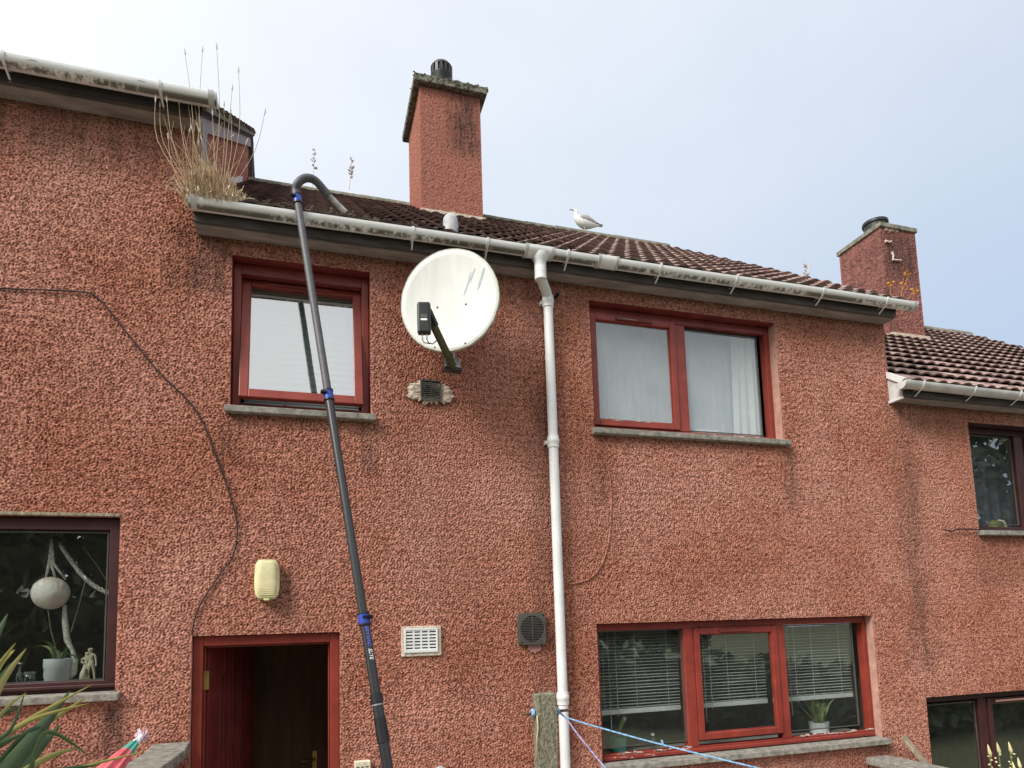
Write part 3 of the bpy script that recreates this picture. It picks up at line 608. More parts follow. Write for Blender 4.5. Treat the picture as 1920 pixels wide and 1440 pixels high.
# ---- upper right window
x0, x1, z0, z1 = W2
xm = x0+.048+.052
pz0, pz1 = z0+.115, z1-.115
px0 = at(1117, 610, .1).x-.01; px1 = at(1253, 625, .1).x; px2 = at(1283, 625, .1).x; px3 = at(1420, 640, .1).x
w2 = make_window(main, *W2, .09, 'red_paint', [(px0, px1, pz0, pz1, True), (px2, px3, z0+.07, pz1+.02, False)], 'hazy_glass', label='wide upper window with net curtain', mull=((px1+.05, px2-.005),), flake=True)
q = MB(); q.box(x0+.045, x1-.045, .078, .12, z1-.075, z1-.045); q.build('head_trim', 'shaded_red_paint', w2, bevel=.004)
q = MB(); vx = at(1155, 600, .07).x; vx2 = at(1222, 605, .07).x; q.box(vx, vx2, .060, .073, pz1+.012, pz1+.034); q.build('trickle_vent', 'shaded_red_paint', w2, bevel=.003)
MB().box(vx+.005, vx2-.15, .0575, .06, pz1+.019, pz1+.028).build('vent_slide', 'pale_wood', w2)
flakes(w2, x0+.3, x0+.75, z0+.03, .0895, 9, .016); flakes(w2, x0+1.1, x1-.15, z0+.036, .0895, 13, .016); flakes(w2, px0, px1-.05, pz0-.004, .073, 8, .006)
room(main, x0-.5, x1+.5, z0-.8, z1+.08, x0+.02, x1-.02, z0+.03, z1-.03, .17, 3.2)
def folds(x0, x1, z0, z1, y, amp, waves, taper=0, n=80, nz=8, ph=0.0):
    b = MB(); 
    for j in range(nz+1):
        t = j/nz
        for i in range(n+1):
            s = i/n; xx = x0+(x1-x0)*s+taper*(1-s)*t
            b.v.append((xx, y+amp*math.sin(s*waves*6.283+ph+.6*math.sin(3*s))*(.7+.3*math.sin(9*s+t)), z0+(z1-z0)*t))
    b.f = [(j*(n+1)+i, j*(n+1)+i+1, (j+1)*(n+1)+i+1, (j+1)*(n+1)+i) for j in range(nz) for i in range(n)]; return b
tag(folds(x0+.05, x1-.08, z0+.06, z1-.05, .26, .003, 22, n=200).build('net_curtain', 'net_curtain', smooth=True), 'grey net curtain hanging behind the upper right window', 'curtain')
cx0 = at(1375, 800, .22).x
tag(folds(cx0, x1-.06, z0+.05, z1-.06, .215, .016, 3.2, taper=.04, ph=1).build('curtain', 'cream_curtain', smooth=True), 'cream curtain drawn to the right edge of the upper right window', 'curtain')
a = at(1300, 808, .2); b = MB(); b.box(a.x-.02, a.x+.34, .172, .235, z0+.06, z0+.095); b.box(a.x, a.x+.24, .175, .23, z0+.0955, z0+.118)
tag(b.build('folded_cloth', 'white_glaze', bevel=.006), 'white folded cloth on the inner sill of the upper right window', 'cloth')

# ---- lower right window with three lights
x0, x1, z0, z1 = W3; R3 = .075
X3 = lambda u: at(u, 1290, R3).x
p1, p2, p3, p4, p5, p6 = X3(1127), X3(1287), X3(1316), X3(1452), X3(1478), X3(1610)
w3 = make_window(main, *W3, R3, 'red_paint', [(x0+.05, p2, z0+.10, z1-.06, False), (p3, p4, z0+.155, z1-.11, True), (p5, p6, z0+.10, z1-.06, False)], 'clear_glass', label='three light ground floor window with venetian blinds', mull=((p2, p3-.054), (p4+.054, p5)))
q = MB(); q.box(x0+.03, x1-.03, R3-.03, R3-.002, z0+.014, z0+.045); q.build('bottom_rail', 'red_paint', w3, bevel=.006)
q = MB(); q.box((p3+p4)/2-.16, (p3+p4)/2+.14, R3-.03, R3-.0165, z1-.098, z1-.075); q.build('trickle_vent', 'shaded_red_paint', w3, bevel=.003)
flakes(w3, x0+.05, x0+.75, z0+.055, R3-.001, 13, .016); flakes(w3, p5+.05, x1-.08, z0+.06, R3-.001, 14, .018); flakes(w3, x0+.1, x0+.5, z0+.03, R3-.0305, 5, .010)
room(main, x0-.4, x1+.3, z0-1.0, z1+.25, x0+.02, x1-.02, z0+.03, z1-.03, R3+.08, 3.4)
MB().box(x0+.02, x1-.02, R3+.081, .40, z0+.0, z0+.03).build('inner_sill', 'room_paint', main)
slat = MB()
def blind(xa, xb, label, yb=.235):
    t = thing('venetian_blind', ((xa+xb)/2, yb, z0+.3), label, 'blind', 'venetian blinds in the ground floor window')
    zb = at(1210, 1331, yb).z; me = None; w = xb-xa
    s = MB(); pr = [(-.0115, -.002), (-.004, .0008), (.004, .0008), (.0115, -.002)]
    s.add([(x, p[0], p[1]) for x in (0, w) for p in pr], [(0, 4, 5, 1), (1, 5, 6, 2), (2, 6, 7, 3)]); me = s.mesh('slat', 'blind_slat')
    n = int((z1-.03-zb)/.0255)
    for i in range(n):
        M = Matrix.Translation((xa, yb+random.uniform(-.001, .001), zb+.03+i*.0255+random.uniform(-.0012, .0012))) @ Matrix.Rotation(R_(14+random.gauss(0, 2.5)), 4, 'X') @ Matrix.Rotation(random.gauss(0, .002), 4, 'Y')
        inst(me, 'slat', M, t)
    MB().box(xa, xb, yb-.014, yb+.014, zb-.018, zb+.02).build('bottom_rail', 'white_upvc', t, bevel=.004)
    MB().box(xa, xb, yb-.016, yb+.016, z1-.05, z1-.02).build('head_rail', 'white_upvc', t)
    for k in (.14, .5, .86): MB().tube([(xa+w*k, yb-.015, zb), (xa+w*k, yb-.015, z1-.03)], .0016, 5).build('cord', 'white_upvc', t)
    for k in (.2, .28): MB().tube([(xa+w*k, yb-.02, zb-.13+.1*(k > .25)), (xa+w*k, yb-.02, z1-.03)], [.003, .0014], 5).build('pull_cord', 'white_upvc', t)
blind(x0+.03, p2+.03, 'venetian blind in the left light above the teal pot')
blind(p3-.035, p4+.04, 'venetian blind in the opening middle light')
blind(p5-.03, p6+.075, 'venetian blind in the right light above the snake plant')
def lathe_thing(o, prof, name, mt, parent, n=24, smooth=40, M=None): return MB().lathe([(r, z) for r, z in prof], n, Matrix.Translation(o) @ (M or Matrix.Identity(4))).build(name, mt, parent, smooth=smooth)
# teal pot with cactus
o = at(1160, 1408, .27); o.z = z0+.03
t = thing('cactus_pot', o, 'small cactus in a teal pot on the window sill', 'plant pot')
lathe_thing(o, [(.045, 0), (.06, .012), (.067, .115), (.07, .12), (.064, .12), (.058, .1)], 'pot', 'teal_glaze', t)
lathe_thing(o, [(.0, .09), (.06, .098)], 'soil', 'debris', t)
MB().tube([o+Vector((.005, 0, .1)), o+Vector((.008, 0, .15)), o+Vector((.016, 0, .18)), o+Vector((.045, 0, .23)), o+Vector((.058, 0, .255))], [.02, .022, .016, .023, .016], 9).build('stem', 'cactus', t, smooth=True)
MB().tube([o+Vector((.052, 0, .235)), o+Vector((.066, 0, .265)), o+Vector((.07, 0, .275))], [.019, .018, .006], 9).build('tip', 'cactus_tip', t, smooth=True)
# snake plant in white pot
o = at(1536, 1366, .27); o.z = z0+.03
t = thing('snake_plant', o, 'variegated snake plant in a white pot on the window sill', 'plant')
lathe_thing(o, [(.066, 0), (.078, .008), (.085, .095), (.087, .10), (.08, .10), (.075, .085)], 'pot', 'white_glaze', t)
for i in range(18):
    an = random.uniform(0, 6.28); ln = random.uniform(.16, .36); sp = random.uniform(.04, .22); d = Vector((math.cos(an), .6*math.sin(an), 0)); cv = random.uniform(-.02, .05)
    pts = [o+Vector((0, 0, .075))+d*(.02+sp*k**1.4)+Vector((0, 0, ln*k-cv*k**3)) for k in np.linspace(0, 1, 6)]
    MB().ribbon(pts, [.015, .022, .024, .020, .012, .001], d.cross(Vector((0, 0, 1)))+Vector((.4, .1, 0)), .35).build('leaf', 'snake_leaf', t, smooth=True)
o = at(1225, 1398, .3); o.z = z0+.03
t = thing('spray_bottle', o, 'small clear bottle lying back in the shadowed window', 'bottle')
lathe_thing(o, [(.025, 0), (.028, .01), (.028, .06), (.012, .085), (.012, .1)], 'body', 'jar_glass', t); lathe_thing(o, [(.014, .1), (.014, .118)], 'cap', 'white_glaze', t)

# ---- doorway, open door, hall behind
x0, x1, _, z1 = DR; dz0 = -.05; DV = .035
b = MB(); b.box(x0+.002, x0+.062, DV, DV+.09, dz0, z1-.002); b.box(x1-.062, x1-.002, DV, DV+.09, dz0, z1-.002); b.box(x0+.062, x1-.062, DV+.001, DV+.089, z1-.066, z1-.002)
b.box(x0+.062, x0+.074, DV+.045, DV+.088, dz0, z1-.066); b.box(x1-.074, x1-.062, DV+.045, DV+.088, dz0, z1-.066); b.box(x0+.074, x1-.074, DV+.046, DV+.087, z1-.078, z1-.066)
df = b.build('door_frame', 'red_paint', main, bevel=.006)
for q_ in ((x0-.02, x0, .001, DV+.09, dz0, z1+.02), (x1, x1+.03, .001, DV+.09, dz0, z1+.03), (x0, x1, .0015, DV+.09, z1, z1+.03)): MB().box(*q_).build('reveal', 'reveal_render', df)
H = Matrix.Translation((x0+.085, DV+.10, 0)) @ Matrix.Rotation(R_(73), 4, 'Z'); wd = .77
def hb(b_, *a): return b_.box(*a, M=H)
gs = [(.17, .235), (.315, .375), (.455, .515)]
b = MB(); xs = 0
for ga, gb in gs+[(wd, wd)]:
    hb(b, xs, ga, 0, .044, .02, 2.02); xs = gb
for ga, gb in gs:
    hb(b, ga-.001, gb+.001, .002, .042, 1.83, 2.019); hb(b, ga-.001, gb+.001, .002, .042, .02, .35)
dr = b.build('door', 'shaded_red_paint', main, bevel=.004); dr['label'] = 'dark red front door standing open inwards'
for ga, gb in gs: hb(MB(), ga-.004, gb+.004, .018, .024, .34, 1.84).build('glass_strip', 'strip_glass', dr)
for ga, gb in gs:
    b = MB()
    for e in (ga, gb): hb(b, e-.008, e+.008, -.006, .0, .345, 1.835)
    b.build('moulding', 'shaded_red_paint', dr, bevel=.003)
b = MB(); hz_ = at(382, 1275, DV+.09).z; b.box(x0+.063, x0+.094, DV+.045, DV+.0885, hz_-.06, hz_+.06); b.build('hinge', 'brass', dr)
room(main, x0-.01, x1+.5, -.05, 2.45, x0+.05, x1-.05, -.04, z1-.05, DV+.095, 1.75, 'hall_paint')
b = MB(); ix0 = at(462, 1430, 1.7).x; ix1 = at(620, 1430, 1.7).x
b.box(ix0, ix1+.1, 1.66, 1.70, .0, 2.05)
idr = b.build('inner_door', 'hall_brown', main); idr['label'] = 'brown timber inner door at the back of the hall'
hp = at(590, 1428, 1.65); b = MB(); b.box(hp.x-.018, hp.x+.018, 1.652, 1.66, hp.z-.07, hp.z+.09); b.tube([(hp.x, 1.655, hp.z+.02), (hp.x, 1.62, hp.z+.02), (hp.x-.02, 1.61, hp.z+.02), (hp.x-.11, 1.61, hp.z+.015)], .009, 8); b.build('handle', 'brass', idr, smooth=40)
# ---- left house window and what stands in it
x0, x1, z0, z1 = LW
lw = make_window(left, *LW, .03, 'brown_frame', [(x0+.07, x1-.075, z0+.075, z1-.085, False)], 'left_glass', fw=.062, side='brown_frame', head='brown_frame', label='large dark fixed window of the left house')
q = MB(); q.box(x0+.03, x1-.004, .012, .029, z0+.03, z0+.052); q.build('bottom_rail', 'brown_frame', lw, bevel=.005)
q = MB(); q.box(x0, x1+.002, -.022, -.006, z1+.004, z1+.024); q.build('lintel_strip', 'pale_wood', lw, bevel=.003)
room(left, x0-.2, x1+.3, z0-.9, z1+.2, x0+.02, x1-.02, z0+.02, z1-.02, .115, 3.0)
MB().box(x0, x1+.05, .116, .40, z0+.015, z0+.045).build('inner_sill', 'room_paint', left)
zs = z0+.046
def on_sill(u, v, y):
    p = at(u, v, y); p.z = zs; return p
o = on_sill(108, 1272, .22); t = thing('plant_pot', o, 'white ribbed plant pot with a spindly plant in the left window', 'plant pot')
lathe_thing(o, [(.062, 0), (.068, .01), (.071, .045), (.075, .05), (.075, .105), (.079, .11), (.079, .165), (.074, .165), (.07, .14)], 'pot', 'white_glaze', t, n=36)
for i in range(7):
    an = i*.9+.3; ln = random.uniform(.12, .3); d = Vector((math.cos(an), .4*math.sin(an), 0))
    MB().ribbon([o+Vector((0, 0, .14))+d*(.02+.13*k*k)+Vector((0, 0, ln*k-.12*k**3)) for k in np.linspace(0, 1, 6)], [.006, .009, .009, .007, .004, .001], (1, .2, 0), .2).build('leaf', 'snake_leaf' if i % 2 else 'flax_leaf', t, smooth=True)
o = on_sill(55, 1276, .2); t = thing('glass_jar', o, 'small lidded glass jar with dark red contents', 'jar')
lathe_thing(o, [(.03, 0), (.034, .006), (.034, .062), (.028, .072)], 'glass', 'jar_glass', t); lathe_thing(o, [(.03, .004), (.03, .028)], 'contents', 'jar_red', t); lathe_thing(o, [(.031, .073), (.031, .088), (.026, .091)], 'lid', 'galvanised', t)
o = on_sill(36, 1276, .23); t = thing('clear_bottle', o, 'narrow clear bottle beside the lidded jar', 'bottle')
lathe_thing(o, [(.02, 0), (.022, .01), (.022, .08), (.008, .1), (.008, .14)], 'body', 'jar_glass', t); lathe_thing(o, [(.01, .14), (.01, .15)], 'stopper', 'white_glaze', t)
o = on_sill(210, 1270, .24); t = thing('drinking_glass', o, 'square clear glass vase in the corner of the left window', 'vase')
MB().box(o.x-.03, o.x+.03, o.y-.03, o.y+.03, zs, zs+.13).build('body', 'jar_glass', t, bevel=.004)
def skin(name, nodes, edges, mt, parent, sub=2):
    me = bpy.data.meshes.new(name); me.from_pydata([n[0] for n in nodes], edges, []); o = bpy.data.objects.new(name, me); COL.objects.link(o)
    md = o.modifiers.new('skin', 'SKIN'); me.materials.append(MAT[mt])
    for i, n in enumerate(nodes): me.skin_vertices[0].data[i].radius = (n[1], n[1])
    me.skin_vertices[0].data[0].use_root = True; md.use_smooth_shade = True
    s = o.modifiers.new('sub', 'SUBSURF'); s.levels = sub; s.render_levels = sub; return child(o, parent)
o = on_sill(167, 1270, .2); t = thing('figurine', o, 'ivory figurine of two embracing standing figures', 'figurine')
lathe_thing(o, [(.046, 0), (.05, .008), (.045, .018), (.03, .022)], 'base', 'ivory', t)
def fig(dx, h, lean, arm, name):
    f = lambda x, y, z: (o.x+dx+x*h+lean*z*h, o.y+y*h, o.z+.018+z*h)
    nd = [(f(0, 0, .52), .062*h), (f(0, 0, .66), .07*h), (f(0, 0, .8), .085*h), (f(0, 0, .87), .035*h), (f(.01, -.01, .94), .09*h), (f(.01, -.01, 1.02), .08*h),
          (f(-.06, 0, .46), .055*h), (f(-.07, -.03, .26), .038*h), (f(-.07, .01, .02), .026*h), (f(.06, 0, .46), .055*h), (f(.07, .02, .26), .038*h), (f(.09, .0, .02), .026*h),
          (f(-.12, 0, .79), .036*h), (f(-.15, -.03, .65), .03*h), (f(-.13+arm[0], -.09, .58+arm[2]), .022*h), (f(.12, 0, .79), .036*h), (f(.15, -.03, .65), .03*h), (f(.13+arm[1], -.08, .56+arm[3]), .022*h)]
    skin(name, nd, [(0, 1), (1, 2), (2, 3), (3, 4), (4, 5), (0, 6), (6, 7), (7, 8), (0, 9), (9, 10), (10, 11), (2, 12), (12, 13), (13, 14), (2, 15), (15, 16), (16, 17)], 'ivory', t)
fig(.014, .205, -.06, (-.12, .03, .1, -.12), 'figure'); fig(-.026, .18, .07, (.1, .12, .05, .12), 'figure')
b = MB(); b.tube([(o.x-.03, o.y-.012, o.z+.02), (o.x-.032, o.y-.012, o.z+.06), (o.x-.022, o.y-.012, o.z+.1)], [.022, .018, .012], 8); b.build('drapery', 'ivory', t, smooth=True)
# hanging net ball and macrame
c = at(95, 1112, .2); tp = at(97, 1012, .2); t = thing('hanging_ball', c-Vector((0, 0, .11)), 'pale shell-patterned ball hung by cords in the left window', 'ornament')
b = MB(); br = (at(131, 1112, .2).x-at(59, 1112, .2).x)/2; b.lathe([(br*math.cos(a), br*.98*math.sin(a)) for a in np.linspace(-1.5, 1.5, 15)], 28, Matrix.Translation(c)); b.build('ball', 'shell_ball', t, smooth=True)
for k in (-1, 0, 1): MB().tube([tp, tp.lerp(c, .45)+Vector((k*.012, 0, 0)), c+Vector((k*.055+.03, -.02, .085))], [.008, .01, .007], 6).build('cord', 'macrame', t, smooth=True)
t = thing('macrame_hanger', c-Vector((0, 0, .3)), 'frayed white macrame strand falling below the hanging ball', 'macrame')
ps = [at(u, v, .215) for u, v in ((121, 1135), (122, 1165), (126, 1200), (136, 1220), (141, 1238), (138, 1262), (131, 1271))]
b = MB(); b.tube(ps, [.011, .018, .019, .012, .018, .019, .01], 8); b.build('strand', 'macrame', t, smooth=True)
t = thing('macrame_swag', at(110, 1010, .25), 'twisted white macrame swag looping to the right window frame', 'macrame')
for k in range(3):
    ps = []
    for i in range(24):
        s = i/23; u = 112+s*100; v = 1020+s*95-34*math.sin(s*3.14)*-.55; p = at(u, v, .22); p += Vector((0, .010*math.cos(s*26+k*2.1), .010*math.sin(s*26+k*2.1))); ps.append(p)
    MB().tube(ps, .009, 6).build('strand', 'macrame', t, smooth=True)
t = thing('driftwood_twigs', at(140, 1160, .25), 'thin bare twigs crossing behind the hanging ball', 'twigs')
for k, pl in enumerate((((86, 1115), (95, 1180), (107, 1225)), ((160, 1090), (148, 1135), (133, 1185)), ((156, 1025), (185, 1065), (210, 1105)), ((205, 1120), (204, 1150), (208, 1165)))):
    MB().tube([at(u, v, .17+.03*k) for u, v in pl], .0035, 5).build('twig', 'pale_wood', t)

# ---- right house windows
x0, x1, z0, z1 = RW; rx = at(1904, 880, .12).x
rw = make_window(right, *RW, .12, 'brown_frame', [(x0+.05, rx, z0+.085, z1-.075, False), (rx+.2, x1-.07, z0+.13, z1-.12, True)], 'dark_glass', fw=.05, side='reveal_render', head='brown_frame', label='upper window of the right house with dark blue curtain', mull=((rx+.02, rx+.14),))
room(right, x0-.5, x1+.5, z0-.9, z1+.1, x0+.02, x1-.02, z0+.03, z1-.03, .20, 3)
tag(folds(x0+.02, x1-.1, z0-.1, z1-.05, .34, .028, 11, n=160, ph=.7).build('curtain', 'blue_curtain', smooth=True), 'dark blue curtain in the upper window of the right house', 'curtain')
o = at(1866, 984, .27); o.z = z0+.05
t = thing('rolled_bag', o, 'olive rounded bundle on the sill of the right house window', 'bundle'); b = MB(); b.lathe([(.0, 0), (.085, .0), (.09, .03), (.075, .075), (.04, .1), (.0, .105)], 16, Matrix.Translation(o) @ Matrix.Diagonal((1.2, .5, 1, 1))); b.build('bundle', 'olive_bag', t, smooth=40)
MB().tube([o+Vector((.02, -.02, .1)), o+Vector((.07, -.03, .09)), o+Vector((.1, -.03, .05)), o+Vector((.105, -.03, .0))], [.012, .014, .014, .01], 8).build('edge_roll', 'ivory', t, smooth=True)
x0, x1, z0, z1 = RW2; rx = at(1838, 1400, .1).x
rw2 = make_window(right, *RW2, .09, 'brown_frame', [(x0+.05, rx, z0+.09, z1-.085, False), (rx+.17, x1-.07, z0+.09, z1-.12, True)], 'dark_glass', fw=.045, side='reveal_render', head='brown_frame', label='ground floor window of the right house', mull=((rx+.012, rx+.115),))
q = MB(); q.box(rx+.21, rx+.6, .062, .074, z1-.10, z1-.083); q.build('trickle_vent', 'reveal_render', rw2)
room(right, x0-.05, x1+.5, z0-.6, z1+.1, x0+.02, x1-.02, z0+.03, z1-.03, .17, 3)

# ---- chimneys
def chimney(house, x0, x1, y0, y1, zb, zt_, cap_over, cap_h, mt, name='chimney', taper=0):
    c = rough_box(x0, x1, y0, y1, zb, zt_, name, mt, house, amp=.007 if mt == 'chimney_roughcast' else .013, taper=taper); return c
c1 = chimney(main, 1.25, 1.995, 2.6, 3.52, 6.5, 8.60, .07, .1, 'chimney_roughcast')
b = MB(); X0, X1, Y0, Y1 = 1.175, 2.07, 2.525, 3.6; b.box(X0, X1, Y0, Y1, 8.60, 8.695)
cap = b.build('cap', 'mossy_concrete', c1, bevel=.012); 
b = MB()
for i in range(110):
    e = random.random(); x = min(X1, max(X0, random.gauss(1.6, .22))) if e < .85 else X0; y = Y0 if e < .85 else random.uniform(Y0, Y1); r = random.uniform(.006, .022 if e < .85 else .012)
    z = 8.70-random.random()**2*.09
    b.lathe([(r*.2, -r*.4), (r, 0), (r*.7, r*.5), (r*.1, r*.7)], 5, Matrix.Translation((x+random.uniform(-.004, .01), y+random.uniform(-.004, .02), z)) @ Matrix.Rotation(random.uniform(0, 6), 4, (1, .5, .2)))
tag(b.build('cap_moss', 'mossy_concrete', c1), kind='stuff')
po = at(828, 140, 2.85); po.z = 8.76; k = at(848, 130, 2.85).x-at(808, 130, 2.85).x; r = k/2
b = MB(); b.lathe([(r*.82, -.08), (r*.82, .13), (r*.9, .15), (r*.9, .2), (r*.98, .22), (r*.98, .235)], 28, Matrix.Translation(po)); b.build('chimney_pot', 'dark_metal', c1, smooth=35)
b = MB(); M = Matrix.Translation(po)
b.lathe([(r*1.0, .335), (r*1.0, .35), (r*.85, .38), (r*.45, .405), (r*.05, .41)], 28, M); b.lathe([(r*.8, .22), (r*.8, .34)], 20, M)
for j in range(14):
    a = j*2*math.pi/14; b.box(r*.9, r*.985, -.018, .018, .23, .345, M @ Matrix.Rotation(a, 4, 'Z'))
b.build('cowl', 'dark_metal', c1, smooth=35)
b = MB()
for i in range(60):
    x = random.uniform(1.235, 2.0); r0 = random.uniform(.02, .045); b.lathe([(r0*.2, -r0*.4), (r0, -.0), (r0*.7, r0*.45), (r0*.1, r0*.6)], 6, Matrix.Translation((x, 2.585, roof_z(2.585)+.06+random.uniform(-.03, .03))) @ Matrix.Rotation(random.uniform(0, 6), 4, (1, .4, .3)))
b.box(1.23, 2.01, 2.54, 2.60, roof_z(2.54)+.02, roof_z(2.54)+.115); b.build('mortar_fillet', 'mortar', c1)
c2 = chimney(right, 8.02, 8.675, 2.5, 3.3, 5.4, 7.80, .02, .06, 'old_chimney_roughcast', taper=.0)
b = MB(); b.box(7.995, 8.70, 2.475, 3.33, 7.795, 7.865); b.build('cap', 'ridge_concrete', c2, bevel=.008)
po = at(1640, 412, 2.72); po.z = 7.86; b = MB(); b.lathe([(.16, 0), (.16, .10), (.18, .11), (.18, .15), (.15, .15), (.14, .08)], 24, Matrix.Translation(po)); b.build('chimney_pot', 'dark_metal', c2, smooth=35)
b = MB()
for i in range(26):
    x = random.uniform(8.05, 8.6); z = 7.78-abs(random.gauss(0, .03)); r0 = random.uniform(.012, .03); b.lathe([(r0*.2, -r0*.4), (r0, 0), (r0*.2, r0*.5)], 6, Matrix.Translation((8.1+abs(random.gauss(0, .12)), 2.497, z)))
tag(b.build('mortar_patch', 'pale_filler', c2), kind='stuff')
b = MB(); b.box(8.0, 8.70, 2.44, 2.5, roof_z(2.44, -STEP)+.02, roof_z(2.44, -STEP)+.10); b.build('mortar_fillet', 'mortar', c2)
b = MB()
for pl in (((1672, 472), (1675, 480), (1674, 487), (1690, 488)), ((1660, 452), (1668, 454), (1672, 452))):
    b.tube([at(u, v, 2.482) for u, v in pl], [.018]+[.014]*(len(pl)-2)+[.008], 5)
b.build('crack_filler', 'pale_filler', c2)

# ---- gutters, downpipe
gx_ = lambda u, v: at(u, v, -.26).x
G1, yc, zc, gr = make_gutter('long white gutter with dark algae above the satellite dish', 0, -.752, 5.30, [gx_(u, v) for u, v in ((775, 440), (915, 460), (1066, 482), (1240, 508), (1383, 530), (1545, 552), (1665, 570))], [(gx_(988, 470), gx_(1036, 478)), (gx_(1125, 490), gx_(1158, 495)), ])
G2, _, zc2, _ = make_gutter('grey white gutter on the highest roof at upper left', STEP, XZ, -.60, [gx_(5, 110), gx_(300, 165)], [], caps=(False, True))
G3, _, zc3, _ = make_gutter('clean grey gutter on the lower right roof', -STEP, 5.075, XC, [gx_(1733, 725), gx_(1830, 735), gx_(1915, 745)], [], mt='aged_upvc')
b = MB(); xg = gx_(1012, 480)
dpx = 1.772; DY = -.062; zt1 = at(1012, 515, -.2).z; zb1 = at(1029, 565, DY).z
dpt = thing('downpipe', (dpx, DY, -.4), 'white plastic downpipe with offset bend between the upper windows', 'pipe')
ro = .040; xo = at(1013, 500, yc).x
b.lathe([(.062, zc-.03), (.06, zc-gr-.012), (.046, zc-gr-.03), (.044, zc-gr-.10)], 20, Matrix.Translation((xo, yc, 0))); b.build('outlet', 'white_upvc', dpt, smooth=40)
def bend(p0, p1, p2, p3, n=7):
    P = [Vector(p) for p in (p0, p1, p2, p3)]; pts = [P[0]]
    for c, a, d in ((P[1], P[0], P[2]), (P[2], P[1], P[3])):
        u = (a-c).normalized()*.055; w = (d-c).normalized()*.055
        for i in range(n):
            s = i/(n-1); pts.append((c+u)*(1-s)**2+c*2*s*(1-s)+(c+w)*s*s)
    return pts+[P[3]]
b = MB(); b.tube(bend((xo, yc, zc-gr-.06), (xo, yc, zt1-.03), (dpx, DY, zb1+.05), (dpx, DY, zb1-.04)), ro-.001, 18); b.build('swan_neck', 'white_upvc', dpt, smooth=40)
b = MB(); b.tube([(dpx, DY, zb1-.02), (dpx, DY, -.35)], ro-.003, 20); b.build('pipe', 'white_upvc', dpt, smooth=40)
for z in (zc-gr-.10, zt1-.02): lathe_thing(Vector((xo, yc, 0)), [(ro+.001, z-.03), (ro+.005, z-.03), (ro+.005, z+.03), (ro+.001, z+.03)], 'socket', 'white_upvc', dpt, cap=False) if False else MB().lathe([(ro, z-.028), (ro+.005, z-.026), (ro+.005, z+.026), (ro, z+.028)], 20, Matrix.Translation((xo, yc, 0))).build('socket', 'white_upvc', dpt, smooth=40)
for v in (568, 829, 1310):
    z = at(1042, v, DY).z; M = Matrix.Translation((dpx, DY, z))
    MB().lathe([(ro-.002, -.045), (ro+.004, -.045), (ro+.004, -.01), (ro+.007, -.006), (ro+.007, .02), (ro+.004, .024), (ro+.004, .045), (ro-.002, .045)], 20, M).build('socket', 'white_upvc', dpt, smooth=40)
    MB().box(dpx-.055, dpx+.055, DY+.02, .012, z-.012, z+.014).build('clip', 'white_upvc', dpt)
o = at(1044, 553, -.03); MB_ = MB(); MB_.tube([o+Vector((0, .05, 0)), o+Vector((0, -.06, -.01))], .013, 10); tag(MB_.build('overflow_pipe', 'black_plastic', smooth=40), 'short black pipe stub poking from the wall beside the downpipe bend', 'pipe')
# soil vent poking through the tiles
o = at(845, 434, .05); o.z = roof_z(.05)-.05; h = at(844, 403, .05).z-o.z
t = thing('roof_vent', o, 'pale rounded vent standing on the tiles just behind the gutter', 'vent'); rr = (at(858, 420, .05).x-at(830, 420, .05).x)/2
MB().lathe([(rr, 0), (rr, h*.72), (rr*.92, h*.86), (rr*.7, h*.95), (rr*.3, h), (.002, h)], 20, Matrix.Translation(o)).build('cowl', 'lead', t, smooth=50)

# ---- satellite dish
dc = at(843, 560, -.36); n = Vector((-.40, -.91, .17)).normalized(); M = frame_of(n, (0, 0, 1), dc)
RXd, RZd = .345, .412
t = thing('satellite_dish', at(848, 690, -.05), 'large round white satellite dish with black receiver on an arm', 'satellite dish')
b = MB(); nr, na = 10, 48; dep = .055
b.v = [tuple(M @ Vector((0, 0, -dep)))]
for i in range(1, nr+1):
    q = i/nr
    for j in range(na):
        a = 2*math.pi*j/na; b.v.append(tuple(M @ Vector((RXd*q*math.cos(a), RZd*q*math.sin(a), -dep*(1-q*q)))))
b.f = [(0, 1+j, 1+(j+1) % na) for j in range(na)]+[(1+(i-1)*na+j, 1+i*na+j, 1+i*na+(j+1) % na, 1+(i-1)*na+(j+1) % na) for i in range(1, nr) for j in range(na)]
ref = b.build('reflector', 'dish_paint', t, smooth=True); sm = ref.modifiers.new('shell', 'SOLIDIFY'); sm.thickness = .004; sm.offset = -1
b = MB(); prof = [(1.0, .002), (1.012, .0), (1.02, -.012), (1.005, -.024), (.99, -.012)]; np_ = len(prof)
b.v = [tuple(M @ Vector((RXd*p[0]*math.cos(2*math.pi*j/na), RZd*p[0]*math.sin(2*math.pi*j/na), p[1]))) for j in range(na) for p in prof]
b.f = [(j*np_+k, j*np_+(k+1) % np_, ((j+1) % na)*np_+(k+1) % np_, ((j+1) % na)*np_+k) for j in range(na) for k in range(np_)]
b.build('rim', 'dish_rim', t, smooth=True)
def dpt_(u, v):                                                # pixel -> point on the dish face plane
    d = Vector(ray(u, v)); o_ = Vector(CAM); k = (dc-o_).dot(n)/d.dot(n); return o_+d*k
for u, v in ((817, 568), (871, 562), (815, 651), (872, 643)):
    p = M.inverted() @ dpt_(u, v); q = (p.x/RXd)**2+(p.y/RZd)**2; p.z = -dep*(1-q)
    b = MB(); b.lathe([(.007, -.002), (.007, .004), (.003, .006)], 8, M @ Matrix.Translation(p)); b.build('bolt', 'grey_plastic', t)
lnb = at(795, 597, -.74); arm0 = at(850, 688, -.33); arm1 = at(806, 596, -.70)
b = MB(); b.bar(arm0, arm1, .032, .045, up=(.4, 0, 1)); b.build('arm', 'mossy_arm', t, bevel=.004)
